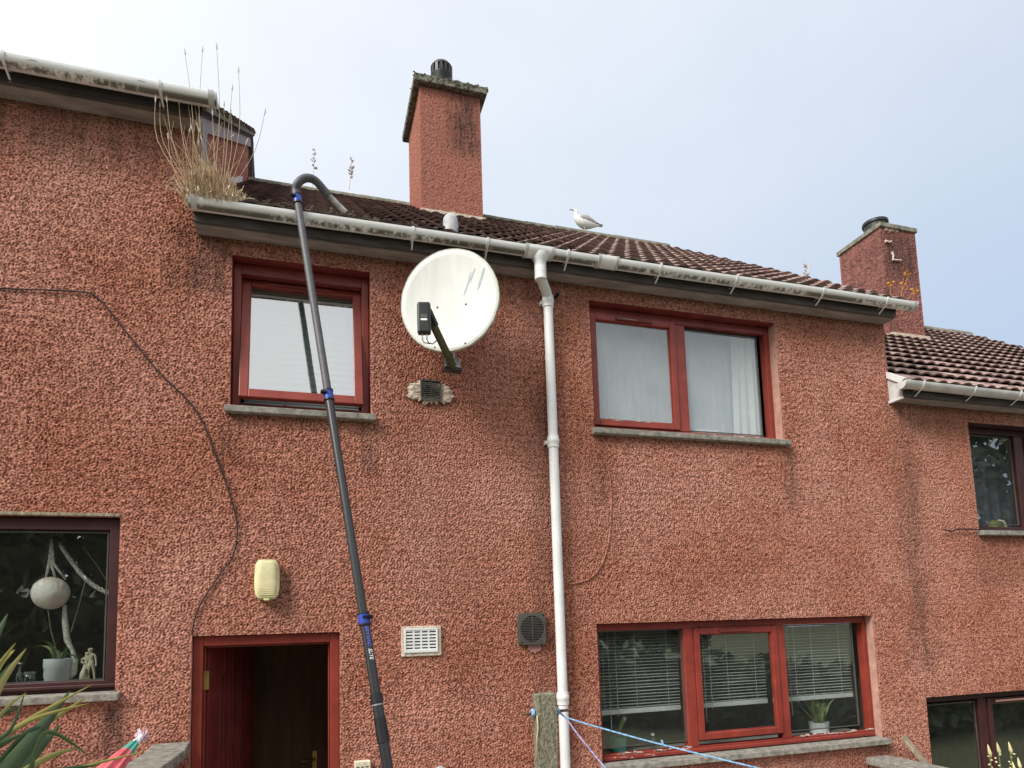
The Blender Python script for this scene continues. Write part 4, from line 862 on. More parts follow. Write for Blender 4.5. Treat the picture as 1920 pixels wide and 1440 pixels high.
b = MB(); LM = frame_of((dc-lnb).normalized(), (0, 0, 1), lnb)
hw = (at(808, 597, -.74).x-at(783, 597, -.74).x)/2; hh = (at(795, 567, -.74).z-at(795, 626, -.74).z)/2
LB = Matrix.Translation(lnb) @ Matrix.Rotation(R_(-14), 4, 'Z')
b.box(-hw, hw, -.022, .03, -hh, hh, LB); rec = b.build('receiver', 'black_plastic', t, bevel=.014)
b = MB(); b.lathe([(hw*.95, -.0), (hw*.95, .03), (hw*.6, .04), (hw*.6, .09)], 20, LB @ Matrix.Translation((.012, .03, hh*.55)) @ Matrix.Rotation(R_(-90), 4, 'X')); b.build('feed_horn', 'black_plastic', rec, smooth=40)
b = MB(); b.box(-hw*.45, hw*.5, -.0235, -.0215, -hh*.05, hh*.18, LB); b.build('sticker', 'grey_plastic', rec); b = MB(); b.box(-hw*.45, hw*.5, -.0237, -.0217, -hh*.22, -hh*.1, LB); b.build('sticker', 'white_print', rec)
b = MB()
for s in (-.3, .35): b.tube([LB @ Vector((hw*s, 0, -hh)), LB @ Vector((hw*s, 0, -hh-.03))], .006, 8)
b.build('connector', 'galvanised', rec)
b = MB()
for s in (-.3, .35): b.tube([LB @ Vector((hw*s, 0, -hh-.03)), LB @ Vector((hw*s+.01, 0, -hh-.055)), LB @ Vector((.05, .02, -hh-.055)), LB @ Vector((.085, .05, -hh-.01))], .0035, 6)
b.build('lead', 'cable', rec, smooth=True)
b = MB(); b.bar(arm1+Vector((-.01, -.01, .03)), arm1+Vector((.035, .02, -.045)), .05, .03); b.build('clamp', 'black_plastic', t, bevel=.004)
bk = at(848, 683, -.30); b = MB(); b.box(-.055, .055, -.02, .03, -.035, .04, Matrix.Translation(bk)); b.build('bracket', 'galvanised', t, bevel=.006)
b = MB(); b.box(-.06, .065, -.03, .04, -.05, -.03, Matrix.Translation(bk)); b.build('bracket_foot', 'black_plastic', t)
b = MB(); b.tube([bk+Vector((0, .02, .0)), dc-n*.10+Vector((0, 0, -.16)), dc-n*.12], .022, 10); b.tube([dc-n*.10, Vector((dc.x+.05, .0, dc.z))], .022, 12); b.box(dc.x-.03, dc.x+.13, -.024, -.006, dc.z-.1, dc.z+.1); b.build('wall_mount', 'galvanised', t, smooth=40)
b = MB()
for (u, v), (u2, v2), w in (((908, 500), (894, 537), .009), ((882, 505), (866, 548), .004), ((890, 498), (878, 525), .003)):
    ps = []
    for k in np.linspace(0, 1, 6):
        p = M.inverted() @ dpt_(u+(u2-u)*k, v+(v2-v)*k); q = (p.x/RXd)**2+(p.y/RZd)**2; p.z = -dep*(1-q)+.0035; ps.append(M @ p)
    b.ribbon(ps, [w*.3, w, w*.8, w, w*.9, w*.2], M.to_3x3() @ Vector((1, 0, 0)))
mat('blue_scuff', (.42, .50, .55), rough=.6); b.build('scuff_marks', 'blue_scuff', t)

# ---- gutter-cleaning pole
PT = at(559, 385, -.285); PB = at(727, 1440, -.95); dirp = (PB-PT).normalized()
def onpole(u, v):                                              # nearest point of the pole to a pixel ray
    d = Vector(ray(u, v)); w = PT-Vector(CAM); a, b_, c_ = dirp.dot(dirp), dirp.dot(d), d.dot(d); dd, e = dirp.dot(w), d.dot(w)
    return PT+dirp*((b_*e-c_*dd)/(a*c_-b_*b_))
pe = PB+dirp*((PB.z-ground_z(.6, -1.15))/-dirp.z)
t = thing('gutter_vacuum_pole', pe, 'long black telescopic gutter cleaning pole with blue clamps leaning on the gutter', 'pole')
j1 = onpole(617, 741); j2 = onpole(685, 1160); j3 = onpole(707, 1300)
for a, c_, r0, mt in ((PT-dirp*.08, j1, .0245, 'grey_carbon'), (j1, j2, .0260, 'carbon'), (j2, j3, .0275, 'carbon'), (j3+dirp*.0, pe, .030, 'carbon')):
    MB().tube([a, c_], r0, 20).build('tube', mt, t, smooth=40)
for p, r0, s in ((onpole(560, 374), .026, -1), (j1, .0275, -1), (j2, .029, 1)):
    b = MB(); M_ = frame_of(-dirp, (0, 1, 0), p); b.lathe([(r0, -.032), (r0+.0035, -.032), (r0+.0035, .028), (r0, .028)], 24, M_); cl = b.build('clamp', 'blue_clamp', t, smooth=40)
    for z in (-.034, .03): MB().lathe([(r0, z-.005), (r0+.006, z-.005), (r0+.006, z+.005), (r0, z+.005)], 24, M_).build('clamp_ring', 'black_plastic', cl, smooth=40)
    b = MB(); b.tube([p+Vector((s*(r0+.001), -.018, .01)), p+Vector((s*(r0+.02), -.02, .012))], [.013, .011], 8); b.bar(p+Vector((-.01, -r0-.006, .012)), p+Vector((s*.042, -r0-.002, .018)), .012, .012); b.build('clamp_lever', 'black_plastic', cl, smooth=40)
for (u, v), (u2, v2), r0 in (((706, 1300), (708, 1318), .0345), ((711, 1345), (714, 1366), .0335), ((714, 1366), (718, 1392), .0345)):
    MB().tube([onpole(u, v), onpole(u2, v2)], r0, 20).build('joint_sleeve', 'black_plastic', t, smooth=40)
MB().tube([onpole(708, 1320), onpole(708.3, 1323)], .0335, 20).build('joint_ring', 'galvanised', t, smooth=40)
# swan neck over the gutter and the suction nozzle
hk = []; P0 = PT-dirp*.07; up = -dirp
tgt = at(648, 399, -.20); 
ctrl = [P0, P0+up*.05, at(559, 343, -.28), at(573, 334, -.275), at(590, 338, -.26), at(607, 356, -.235), at(613, 363, -.23)]
def smoothpath(c, n=6):
    r = []
    for i in range(len(c)-1):
        p0, p1, p2, p3 = c[max(i-1, 0)], c[i], c[i+1], c[min(i+2, len(c)-1)]
        for k in range(n):
            s = k/n; r.append(.5*((2*p1)+(p2-p0)*s+(2*p0-5*p1+4*p2-p3)*s*s+(3*p1-p0-3*p2+p3)*s**3))
    return r+[c[-1]]
MB().tube(smoothpath(ctrl), .0275, 18).build('swan_neck', 'grey_carbon', t, smooth=40)
MB().tube([ctrl[-1]+(ctrl[-2]-ctrl[-1])*.4, ctrl[-1]+(tgt-ctrl[-1])*.12], .029, 18).build('neck_cuff', 'grey_carbon', t, smooth=40)
MB().tube([ctrl[-1], tgt], [.019, .021], 16).build('nozzle', 'nozzle_grey', t, smooth=40)
# lettering down the tube
def pole_text(s, p, length, mt):
    cu = bpy.data.curves.new('txt', 'FONT'); cu.body = s; cu.size = .03; cu.shear = .25; cu.offset = .0006; cu.resolution_u = 2; to = bpy.data.objects.new('txt', cu); COL.objects.link(to)
    bpy.context.view_layer.update(); dg = bpy.context.evaluated_depsgraph_get(); me = bpy.data.meshes.new_from_object(to.evaluated_get(dg)); bpy.data.objects.remove(to)
    co = np.empty(len(me.vertices)*3); me.vertices.foreach_get('co', co); co = co.reshape(-1, 3); w = co[:, 0].max(); hgt = co[:, 1].max()
    toc = (Vector(CAM)-p); toc = (toc-dirp*toc.dot(dirp)).normalized(); sd = toc.cross(dirp).normalized()      # sd: reader's 'up' of the letters
    sdir = -dirp.cross(toc); r0 = .0275+.0012
    if sdir.x < 0: sdir = -sdir
    th0 = .0
    for i, v in enumerate(co):
        a = th0+(v[1]/hgt-.05)*.020/r0; q = p+dirp*(v[0]/w*length)+toc*(math.cos(a)*r0)+sdir*(math.sin(a)*r0); co[i] = q
    me.vertices.foreach_set('co', co.ravel()); me.materials.clear(); me.materials.append(MAT[mt]); me.update()
    o_ = bpy.data.objects.new('lettering', me); COL.objects.link(o_); child(o_, t)
a0 = onpole(690, 1174); a1 = onpole(698, 1212); a2 = onpole(698.5, 1216); a3 = onpole(703, 1237)
pole_text('SKYVAC', a0, (a1-a0).length, 'blue_print'); pole_text('ELITE', a2, (a3-a2).length, 'white_print')

# ---- small fixtures on the wall
o = at(501, 1087, -.01); hw = (at(526, 1087, -.08).x-at(478, 1087, -.08).x)/2; hh = (at(501, 1049, -.08).z-at(501, 1125, -.08).z)/2
t = thing('wall_lamp', Vector((o.x, 0, o.z)), 'yellowed oblong bulkhead lamp on the wall above the doorway', 'lamp')
def pillow(cx, cz, hw, hh, y, dep, n=28, pw=3.2):
    b = MB(); rings = [(1, 0), (1, .6), (.96, .88), (.9, .98), (.5, 1), (.02, 1)]
    for q, d in rings:
        for j in range(n):
            a = 2*math.pi*j/n; c, s = math.cos(a), math.sin(a); m_ = (abs(c)**pw+abs(s)**pw)**(-1/pw); bl_ = 1-.10*(s*m_)**2
            b.v.append((cx+hw*q*c*m_*bl_, y-dep*d, cz+hh*q*s*m_))
    b.f = [(i*n+j, i*n+(j+1) % n, (i+1)*n+(j+1) % n, (i+1)*n+j) for i in range(len(rings)-1) for j in range(n)]+[tuple(range((len(rings)-1)*n, len(rings)*n))]; return b
pillow(o.x, o.z, hw, hh, .0, .055, pw=6).build('base', 'yellowed_rim', t, smooth=50); pillow(o.x, o.z+.004, hw*.80, hh*.88, -.03, .042, pw=6).build('diffuser', 'yellowed_plastic', t, smooth=50)
b = MB()
for k in range(5): b.box(o.x-hw*.62, o.x+hw*.62, -.0725, -.071, o.z-hh*.5-k*.013, o.z-hh*.5-k*.013+.004)
b.build('ribs', 'yellowed_rim', t); MB().box(o.x-.018, o.x+.018, -.07, -.03, o.z-hh*1.06, o.z-hh*.95).build('catch', 'yellowed_rim', t, bevel=.004)
# white air brick
a = at(757, 1179, 0); c_ = at(820, 1222, 0); t = thing('air_vent', Vector(((a.x+c_.x)/2, 0, c_.z)), 'white slotted air vent low on the wall beside the extractor fan', 'vent')
x0, x1, z0, z1 = a.x, c_.x, c_.z, a.z; b = MB(); frame_bars(b, x0, x1, z0, z1, .012, -.030, .0, wb=.022); b.build('frame', 'white_upvc', t, bevel=.002)
b = MB(); cw = (x1-x0-.024)/4; rh = (z1-z0-.034)/6
for k in range(1, 4): b.box(x0+.012+k*cw-.006, x0+.012+k*cw+.006, -.026, -.0202, z0+.02, z1-.01)
b.build('mullions', 'white_upvc', t)
for k in range(7): MB().box(x0+.011, x1-.011, -.0255, -.0205, z0+.02+k*rh-.0065, z0+.02+k*rh+.0065).build('louvre', 'white_upvc', t)
MB().box(x0+.01, x1-.01, -.020, -.002, z0+.01, z1-.01).build('void', 'black_void', t)
b = MB(); frame_bars(b, x0-.02, x1+.026, z0-.026, z1+.016, .03, -.022, .0); b.build('mortar_surround', 'mortar', t, bevel=.006)
# upper vent with ragged mortar
a = at(787, 714, 0); c_ = at(826, 755, 0); t = thing('air_vent', Vector(((a.x+c_.x)/2, 0, c_.z)), 'small dark square vent in a ragged pale mortar patch below the dish', 'vent')
x0, x1, z0, z1 = a.x, c_.x, c_.z, a.z; b = MB(); frame_bars(b, x0, x1, z0, z1, .008, -.036, .0); b.build('frame', 'grey_plastic', t)
for k in range(9): MB().box(x0+.008, x1-.008, -.033, -.0235, z0+.01+k*(z1-z0-.02)/9, z0+.016+k*(z1-z0-.02)/9).build('louvre', 'grey_plastic', t)
MB().box((x0+x1)/2-.002, (x0+x1)/2+.002, -.0345, -.023, z0, z1).build('mullion', 'grey_plastic', t); MB().box(x0+.004, x1-.004, -.023, -.003, z0+.004, z1-.004).build('void', 'black_void', t)
b = MB(); cxp, czp = (x0+x1)/2, (z0+z1)/2-.01; na = 46; rr_ = [(.122+.03*math.cos(2*math.pi*j/na*2)+random.uniform(-.022, .022)) for j in range(na)]
b.v = [(cxp, -.014, czp)]
for q, y in ((.45, -.024), (.8, -.028), (1.0, -.018)):
    for j in range(na):
        an = 2*math.pi*j/na; b.v.append((cxp+math.cos(an)*rr_[j]*q*1.1, y+random.uniform(-.004, .004), czp+math.sin(an)*rr_[j]*q*.86))
b.f = [(0, 1+j, 1+(j+1) % na) for j in range(na)]+[(1+i*na+j, 1+(i+1)*na+j, 1+(i+1)*na+(j+1) % na, 1+i*na+(j+1) % na) for i in range(2) for j in range(na)]
b.build('mortar_patch', 'mortar', t)
# extractor fan grille
a = at(970, 1150, -.02); c_ = at(1023, 1208, -.02); cx, cz = (a.x+c_.x)/2, (a.z+c_.z)/2; h = (a.z-c_.z)/2; hw = (c_.x-a.x)/2
t = thing('extractor_fan', Vector((cx, 0, cz-h)), 'square dark grey extractor fan grille beside the downpipe', 'fan')
b = MB(); na = 40; rc = h*.82; sq = []; ci = []
for j in range(na):
    an = 2*math.pi*j/na; c0, s0 = math.cos(an), math.sin(an); m_ = 1/max(abs(c0), abs(s0)); 
    k_ = (abs(c0)**12+abs(s0)**12)**(-1/12); sq.append((cx+hw*c0*k_, cz+h*s0*k_)); ci.append((cx+rc*.94*c0, cz+rc*s0))
for y in (-.045,): b.v += [(x, y, z) for x, z in sq]+[(x, y, z) for x, z in ci]+[(x, -.002, z) for x, z in sq]+[(x, -.02, z) for x, z in ci]
for j in range(na):
    k = (j+1) % na; b.f += [(j, k, na+k, na+j), (2*na+j, 2*na+k, k, j), (na+j, na+k, 3*na+k, 3*na+j)]
b.build('housing', 'grey_plastic', t, bevel=.003)
MB().lathe([(rc*.99, 0), (.0, .001)], 32, Matrix.Translation((cx, -.018, cz)) @ Matrix.Rotation(R_(90), 4, 'X')).build('void', 'black_void', t)
for k in range(15):
    z = -rc+.012+k*(2*rc-.024)/14; l = math.sqrt(max(rc*rc-z*z, .0001))*.95; MB().box(cx-l, cx+l, -.044, -.034, cz+z-.0028, cz+z+.0028).build('louvre', 'grey_plastic', t)
MB().box(cx-.003, cx+.003, -.0455, -.033, cz-rc, cz+rc).build('spine', 'grey_plastic', t)
for sx, sz in ((1, 1), (-1, -1)): MB().lathe([(.007, 0), (.005, .003)], 8, Matrix.Translation((cx+sx*hw*.82, -.045, cz+sz*h*.84)) @ Matrix.Rotation(R_(90), 4, 'X')).build('screw', 'black_void', t)
mat('bare_patch', (.42, .20, .19), rough=.9, var=.1)
b = MB(); pts = []
for j in range(20): an = 2*math.pi*j/20; pts.append((cx+.02+.055*math.cos(an)+random.uniform(-.008, .008), 0, cz-h-.015+.045*math.sin(an)+random.uniform(-.008, .008)))
b.extr(pts, (0, -.018, 0), (0, -.004, 0)); b.build('bare_patch', 'bare_patch', t)
# cables
def wall_cable(pl, label, r=.0045, y=-.016, mt='cable', cat='cable'):
    p = [at(u, v, y) for u, v in pl]; b = MB(); b.tube([q+Vector((0, random.uniform(-.003, .003), 0)) for q in smoothpath(p, 5)], r, 6); return tag(b.build('cable', mt, smooth=True), label, cat)
wall_cable([(-60, 536), (0, 540), (60, 543), (160, 548), (190, 565), (212, 592), (250, 640), (300, 700), (350, 748), (378, 788), (400, 842), (425, 910), (440, 960), (445, 1000), (436, 1042), (410, 1080), (376, 1132), (364, 1165), (360, 1192)], 'thin dark cable drooping across the left wall to the door corner', r=.005, y=-.019)
wall_cable([(1120, 845), (1140, 880), (1146, 930), (1143, 1000), (1132, 1050), (1110, 1082), (1085, 1092), (1068, 1095)], 'faint painted-over cable curving under the upper right window', r=.006, y=-.0115, mt='red_roughcast')
wall_cable([(1770, 993), (1785, 996), (1800, 992), (1835, 993), (1850, 990)], 'short dark wire beside the sill of the right house', r=.006, y=-.03)
# small plastic box and round boss at the bottom of the frame
a = at(664, 1426, 0); c_ = at(694, 1466, 0); t = thing('junction_box', Vector(((a.x+c_.x)/2, 0, c_.z)), 'small cream plastic box on the wall beside the doorway', 'box')
MB().box(a.x, c_.x, -.05, .0, c_.z, a.z).build('body', 'ivory', t, bevel=.006)
for k in range(3): MB().box(a.x+.012+k*.03, a.x+.03+k*.03, -.0515, -.049, a.z-.035-.006, a.z-.035).build('slot', 'black_void', t)
o = at(826, 1452, -.02); t = thing('wall_boss', Vector((o.x, 0, o.z-.06)), 'round grey plug on the wall at the bottom edge', 'plug'); MB().lathe([(.055, 0), (.05, .02), (.02, .03), (.001, .03)], 16, Matrix.Translation((o.x, -.003, o.z)) @ Matrix.Rotation(R_(90), 4, 'X')).build('body', 'lead', t, smooth=50)
# ------------------------------------------------------------------ plants in the gutters, the gull
o = at(392, 362, -.2); o.z = zc-.01; t = thing('grass_tuft', o, 'dry straw-coloured grass tuft growing in the left end of the gutter', 'grass')
b = MB(); r_ = random.Random(3)
gl0, gl1 = at(350, 365, -.2).x, at(445, 365, -.2).x
for i in range(1700):
    x = gl0+(gl1-gl0)*min(1, max(0, r_.betavariate(1.5, 1.7))); y = -.2+r_.uniform(-.05, .06); h = r_.uniform(.05, .25)*(1.3-abs((x-gl0)/(gl1-gl0)-.4)*1.2); dx = r_.gauss(-.005, .045); dy = r_.gauss(-.02, .05); dr = r_.uniform(-.02, .10)
    pts = [Vector((x+dx*k, y+dy*k, zc-.02+h*(k-dr*5*k**3*.4)))+Vector((r_.gauss(0, .006), 0, 0)) for k in (0, .35, .7, 1)]; w = r_.uniform(.002, .0042)
    b.ribbon(pts, [w, w, w*.8, w*.2], (math.cos(i), .4*math.sin(i), .1), .1)
for i in range(60):                                             # thatch hanging over the lip
    x = r_.uniform(gl0+.02, gl1-.03); pts = [Vector((x+r_.gauss(0, .008)*k, -.2-.07*min(1, k*1.6), zc+.03-r_.uniform(.03, .09)*max(0, k-.4)**1.2*1.4+.01*math.sin(k*3))) for k in (0, .4, .7, 1)]
    b.ribbon(pts, [.003, .003, .0025, .001], (1, .2, 0), .1)
tag(b.build('blades', 'straw', t), kind='stuff')
mat('pale_straw', (.86, .76, .57), rough=.85, col2=(.55, .42, .26), scale=24)
b = MB()
for i in range(420):
    x = gl0+.01+(gl1-gl0)*r_.random(); y = -.23+r_.uniform(-.04, .03); h = r_.uniform(.05, .13); dx = r_.gauss(0, .045); dy = r_.uniform(-.05, .0); w = r_.uniform(.0025, .0055)
    b.ribbon([Vector((x+dx*k, y+dy*k, zc-.005+h*(1.5*k-.95*k*k*r_.uniform(.5, 1.4)))) for k in (0, .35, .7, 1)], [w, w, w*.8, w*.3], (1, .3*math.sin(i), .2*math.cos(i)), .1)
tag(b.build('dead_blades', 'pale_straw', t), kind='stuff')
def stalk(base, tip, r0, parent, mt='dry_grass', head=.05, bow=0.0):
    base, tip = Vector(base), Vector(tip); mid = (base+tip)/2+Vector((bow, 0, 0)); pts = smoothpath([base, mid, tip], 4); k = len(pts)
    b = MB(); b.tube(pts, [r0*(1-.55*i/k) for i in range(k)], 5); s = b.build('stalk', mt, parent)
    if head:
        d = (pts[-1]-pts[-3]).normalized(); b = MB(); b.tube([tip-d*head, tip-d*head*.6, tip-d*.2*head, tip+d*.01], [.001, .0055, .004, .001], 6); b.build('seed_head', 'grey_stem', s)
for (bu, bv), (tu, tv), bow in (((360, 345), (346, 92), .02), ((375, 345), (380, 88), -.01), ((400, 350), (406, 82), .02), ((425, 350), (447, 126), .03), ((418, 350), (436, 160), 0), ((352, 345), (292, 180), -.06), ((356, 340), (300, 190), -.05), ((362, 345), (312, 180), -.03), ((370, 342), (335, 185), -.02), ((378, 345), (350, 180), 0), ((385, 345), (362, 165), 0), ((432, 350), (498, 205), .03), ((405, 345), (398, 205), 0), ((412, 350), (420, 190), .01), ((420, 345), (432, 200), .02), ((395, 345), (372, 190), -.01), ((345, 350), (315, 250), -.02), ((428, 352), (465, 260), .0)):
    stalk(at(bu, bv+8, -.2), at(tu, tv, -.2+random.uniform(-.04, .06)), .0028, t, bow=bow*1.4)
for i in range(22):                                             # bent and broken stems among them
    bu = random.uniform(350, 430); tu = bu+random.gauss(-22, 26); stalk(at(bu, 355, -.2), at(tu, random.uniform(215, 300), -.2+random.uniform(-.08, .04)), random.uniform(.0014, .0024), t, head=.03 if i % 3 == 0 else 0, bow=random.gauss(-.01, .035))
for i in range(9):
    u = random.uniform(345, 425); p0 = at(u, 352, -.24); b = MB(); b.tube(smoothpath([p0, p0+Vector((-.03, -.04, .05+random.random()*.05)), p0+Vector((-.07-random.random()*.05, -.05, -.01)), p0+Vector((-.09-random.random()*.05, -.05, -.07-random.random()*.06))], 4), .0018, 5); b.build('stalk', 'straw', t)
# dock stems and orange weeds
def weed(name, bu, bv, tu, tv, y, label, leafs, mt='grey_stem'):
    p, q = at(bu, bv, y), at(tu, tv, y); t = thing(name, p, label, 'weed', 'weeds on the roof'); stalk(p, q, .004, t, mt, head=0)
    b = MB()
    for i in range(leafs):
        k = random.uniform(.3, 1); c = p.lerp(q, k); s = (1.15-k)*.05+.02; d = Vector((random.uniform(-1, 1), random.uniform(-.4, .4), random.uniform(.2, .9)))*s
        b.ribbon([c, c+d*.5, c+d], [.003, .012*random.uniform(.5, 1.2), .002], (random.uniform(-1, 1), .6, random.uniform(-1, 1)), .2)
    b.build('leaves', mt, t); return t
weed('dry_weed', 655, 356, 660, 297, 2.9, 'tall dry seeding weed on the ridge left of the chimney', 34)
weed('dry_weed', 586, 352, 591, 276, 2.9, 'thin dry weed rising behind the bend of the black pole', 16)
weed('dry_weed', 1510, 535, 1514, 486, .7, 'faint dry weed on the tiles near the right end of the roof', 14)
t = thing('orange_weed', at(1690, 560, -.2), 'yellow-leaved weed growing from the right end of the gutter', 'weed')
for (bu, bv), (tu, tv) in (((1671, 556), (1668, 535)), ((1689, 558), (1694, 520)), ((1704, 560), (1712, 548)), ((1690, 548), (1702, 520))):
    stalk(at(bu, bv, -.2), at(tu, tv, -.2), .0022, t, 'orange_leaf', head=0)
b = MB()
for u, v, s, nn in ((1669, 531, .05, 16), (1701, 512, .055, 20), (1714, 546, .06, 22), (1693, 533, .02, 5)):
    c = at(u, v, -.2)
    for i in range(nn):
        d = Vector((random.gauss(0, 1), random.gauss(0, .5), random.gauss(0, 1))).normalized()*s*random.uniform(.1, .55); e = Vector((random.uniform(-1, 1), random.uniform(-1, 1), random.uniform(-.5, 1)))*.022
        b.ribbon([c+d, c+d+e*.5, c+d+e], [.002, .011, .002], e.cross(Vector((.3, 1, .2))), .3)
b.build('leaves', 'orange_leaf', t)
# moss and debris lying in the valley of the roof, left of the pole
b = MB()
for i in range(900):
    y = -.16+abs(random.gauss(0, .35)); x = XA+.05+random.random()**1.4*1.6
    if random.random() < .25: x = random.uniform(XA, 5.0); y = -.16+abs(random.gauss(0, .06))
    r0 = random.uniform(.008, .024); b.lathe([(r0*.3, -r0*.5), (r0, 0), (r0*.6, r0*.6), (r0*.1, r0*.75)], 5, Matrix.Translation((x, y, roof_z(y)+.055+random.uniform(-.02, .015))) @ Matrix.Rotation(random.uniform(0, 6), 4, (1, .5, .2)))
tag(b.build('roof_moss', 'debris'), 'dark moss and debris on the tiles behind the gutter', 'moss', kind='stuff')
b = MB()
for i in range(160):
    p = at(random.gauss(548, 14), 0, -.14); x = p.x; x = at(545+random.gauss(0, 16), 395, -.13).x; r0 = random.uniform(.008, .022)
    b.lathe([(r0*.3, -r0*.5), (r0, 0), (r0*.6, r0*.6), (r0*.1, r0*.75)], 5, Matrix.Translation((x, -.15+abs(random.gauss(0, .05)), zc+.03+abs(random.gauss(0, .028)))))
tag(b.build('moss_clump', 'moss'), 'small olive moss clump in the gutter beside the black pole', 'moss')
# seagull on the ridge
foot = at(1094, 434, YR); foot.z = roof_z(YR)+.075; sc = .00052
t = thing('seagull', foot, 'white seagull standing on the roof ridge facing left', 'seagull')
gp = lambda x, z, y=0: foot+Vector(((x-855)*sc, y*sc, (880-z)*sc))
path = [(575, 262, 16), (600, 258, 42), (640, 262, 60), (660, 300, 62), (658, 350, 64), (655, 410, 76), (690, 480, 112), (760, 535, 150), (850, 575, 172), (950, 595, 165), (1060, 600, 130), (1170, 592, 90), (1270, 588, 55), (1370, 585, 28)]
MB().tube([gp(x, z) for x, z, r in path], [r*sc for x, z, r in path], 16, flat=((0, 1, 0), .82)).build('body', 'gull_white', t, smooth=True)
MB().tube([gp(590, 258), gp(540, 256), (gp(480, 254)), gp(455, 262)], [18*sc, 16*sc, 13*sc, 4*sc], 8).build('bill', 'gull_bill', t, smooth=True)
MB().tube([gp(1250, 590), gp(1350, 600), gp(1440, 610)], [45*sc, 55*sc, 40*sc], 8, flat=((0, 0, 1), .2)).build('tail', 'gull_white', t, smooth=True)
for s in (-1, 1):
    wv = [(720, 470, 40, 95), (820, 480, 85, 125), (950, 510, 85, 120), (1100, 540, 60, 85), (1250, 560, 36, 45), (1330, 572, 20, 22)]
    MB().tube([gp(x, z, s*oy) for x, z, r, oy in wv], [r*sc for x, z, r, oy in wv], 10, flat=((0, 1, 0), .4)).build('wing', 'gull_grey', t, smooth=True)
    MB().tube([gp(930, 568, s*125), gp(1100, 568, s*80), gp(1300, 572, s*30), gp(1455, 562, s*10)], [10*sc, 18*sc, 20*sc, 6*sc], 6).build('wing_tip', 'gull_dark', t, smooth=True)
    MB().lathe([(8*sc, 0), (6*sc, 5*sc), (.5*sc, 7*sc)], 8, frame_of((0, s, 0), loc=gp(618, 248, s*46))).build('eye', 'gull_dark', t)
    MB().tube([gp(850, 700, s*50), gp(870, 770, s*48), gp(855, 865, s*45)], [16*sc, 11*sc, 9*sc], 7).build('leg', 'gull_leg', t, smooth=True)
    b = MB()
    for a in (-.5, 0, .5): b.tube([gp(858, 862, s*45), gp(800, 878, s*45+50*math.sin(a))], [9*sc, 5*sc], 5)
    b.build('foot', 'gull_leg', t)

# ------------------------------------------------------------------ garden foreground
# boundary walls with concrete copings, at right angles to the terrace
b = MB(); cz = 1.445; t = thing('garden_wall', (-.83, -.8, .2), 'low boundary wall with grey concrete coping left of the doorway', 'wall')
MB().box(-.90, -.765, -1.9, -.03, .0, cz-.055).build('wall', 'red_roughcast', t)
for k, (ya, yb) in enumerate(((-.30, -.035), (-.95, -.31), (-1.62, -.96))):
    M = Matrix.Translation((-.80, (ya+yb)/2, cz-.028)) @ Matrix.Rotation(R_((2.0, -1.2, .8)[k]), 4, 'X') @ Matrix.Rotation(R_((3, -1, .6)[k]), 4, 'Z'); MB().box(-.115, .10, (ya-yb)/2+.004, (yb-ya)/2-.004, -.03, .03, M).build('coping_stone', 'concrete', t, bevel=.01)
t = thing('garden_wall', (4.75, -.8, -.5), 'low boundary wall with concrete coping at the lower right', 'wall'); cr_ = at(1700, 1432, -.35)
MB().box(cr_.x-.06, cr_.x+.10, -1.2, -.03, -.6, cr_.z-.055).build('wall', 'red_roughcast', t)
for ya, yb in ((-.34, -.03), (-.80, -.345)): MB().box(cr_.x-.10, cr_.x+.14, ya, yb, cr_.z-.055, cr_.z+.005).build('coping_stone', 'concrete', t, bevel=.01)
a = at(1693, 1380, -.12); c_ = at(1752, 1452, -.30); b = MB(); b.bar(a, c_, .075, .03, up=(.5, -1, .3)); tag(b.build('plank', 'pale_wood', bevel=.004), 'weathered timber plank leaning by the lower right coping', 'plank')
# clothes post with lines
PY = -1.3; a = at(1005, 1400, PY); c_ = at(1042, 1400, PY); pt = at(1023, 1299, PY); hw = (c_.x-a.x)/2; px_ = (a.x+c_.x)/2
t = thing('clothes_post', (px_, PY, ground_z(px_, PY)), 'lichened square timber post with a steel bar through it', 'post')
b = MB(); b.v = []; nz = 14
for j in range(nz+1):
    z = ground_z(px_, PY)-.1+(pt.z-ground_z(px_, PY)+.1)*j/nz
    for sx, sy in ((-1, -1), (1, -1), (1, 1), (-1, 1)): b.v.append((px_+sx*hw*.97+random.uniform(-.0025, .0025), PY+sy*.045+random.uniform(-.002, .002), z+(random.uniform(-.006, .004) if j == nz else 0)))
b.f = [(j*4+k, j*4+(k+1) % 4, (j+1)*4+(k+1) % 4, (j+1)*4+k) for j in range(nz) for k in range(4)]+[(nz*4, nz*4+1, nz*4+2, nz*4+3)]
b.build('post', 'post_wood', t, bevel=.005)
bz = at(1025, 1335, PY).z; xl, xr = at(978, 1336, PY).x, at(1068, 1334, PY).x
MB().tube([(xl, PY, bz-.004), (xr, PY, bz+.002)], .0075, 8).build('bar', 'rusty_steel', t)
for x in (px_-hw-.012, px_+hw+.014):
    b = MB(); k_ = [Vector((x+.004*math.sin(i*.5), PY+.017*math.cos(i*1.1), bz+.017*math.sin(i*1.1))) for i in range(18)]; b.tube(k_, .007, 6); b.build('knot', 'blue_rope', t, smooth=True)
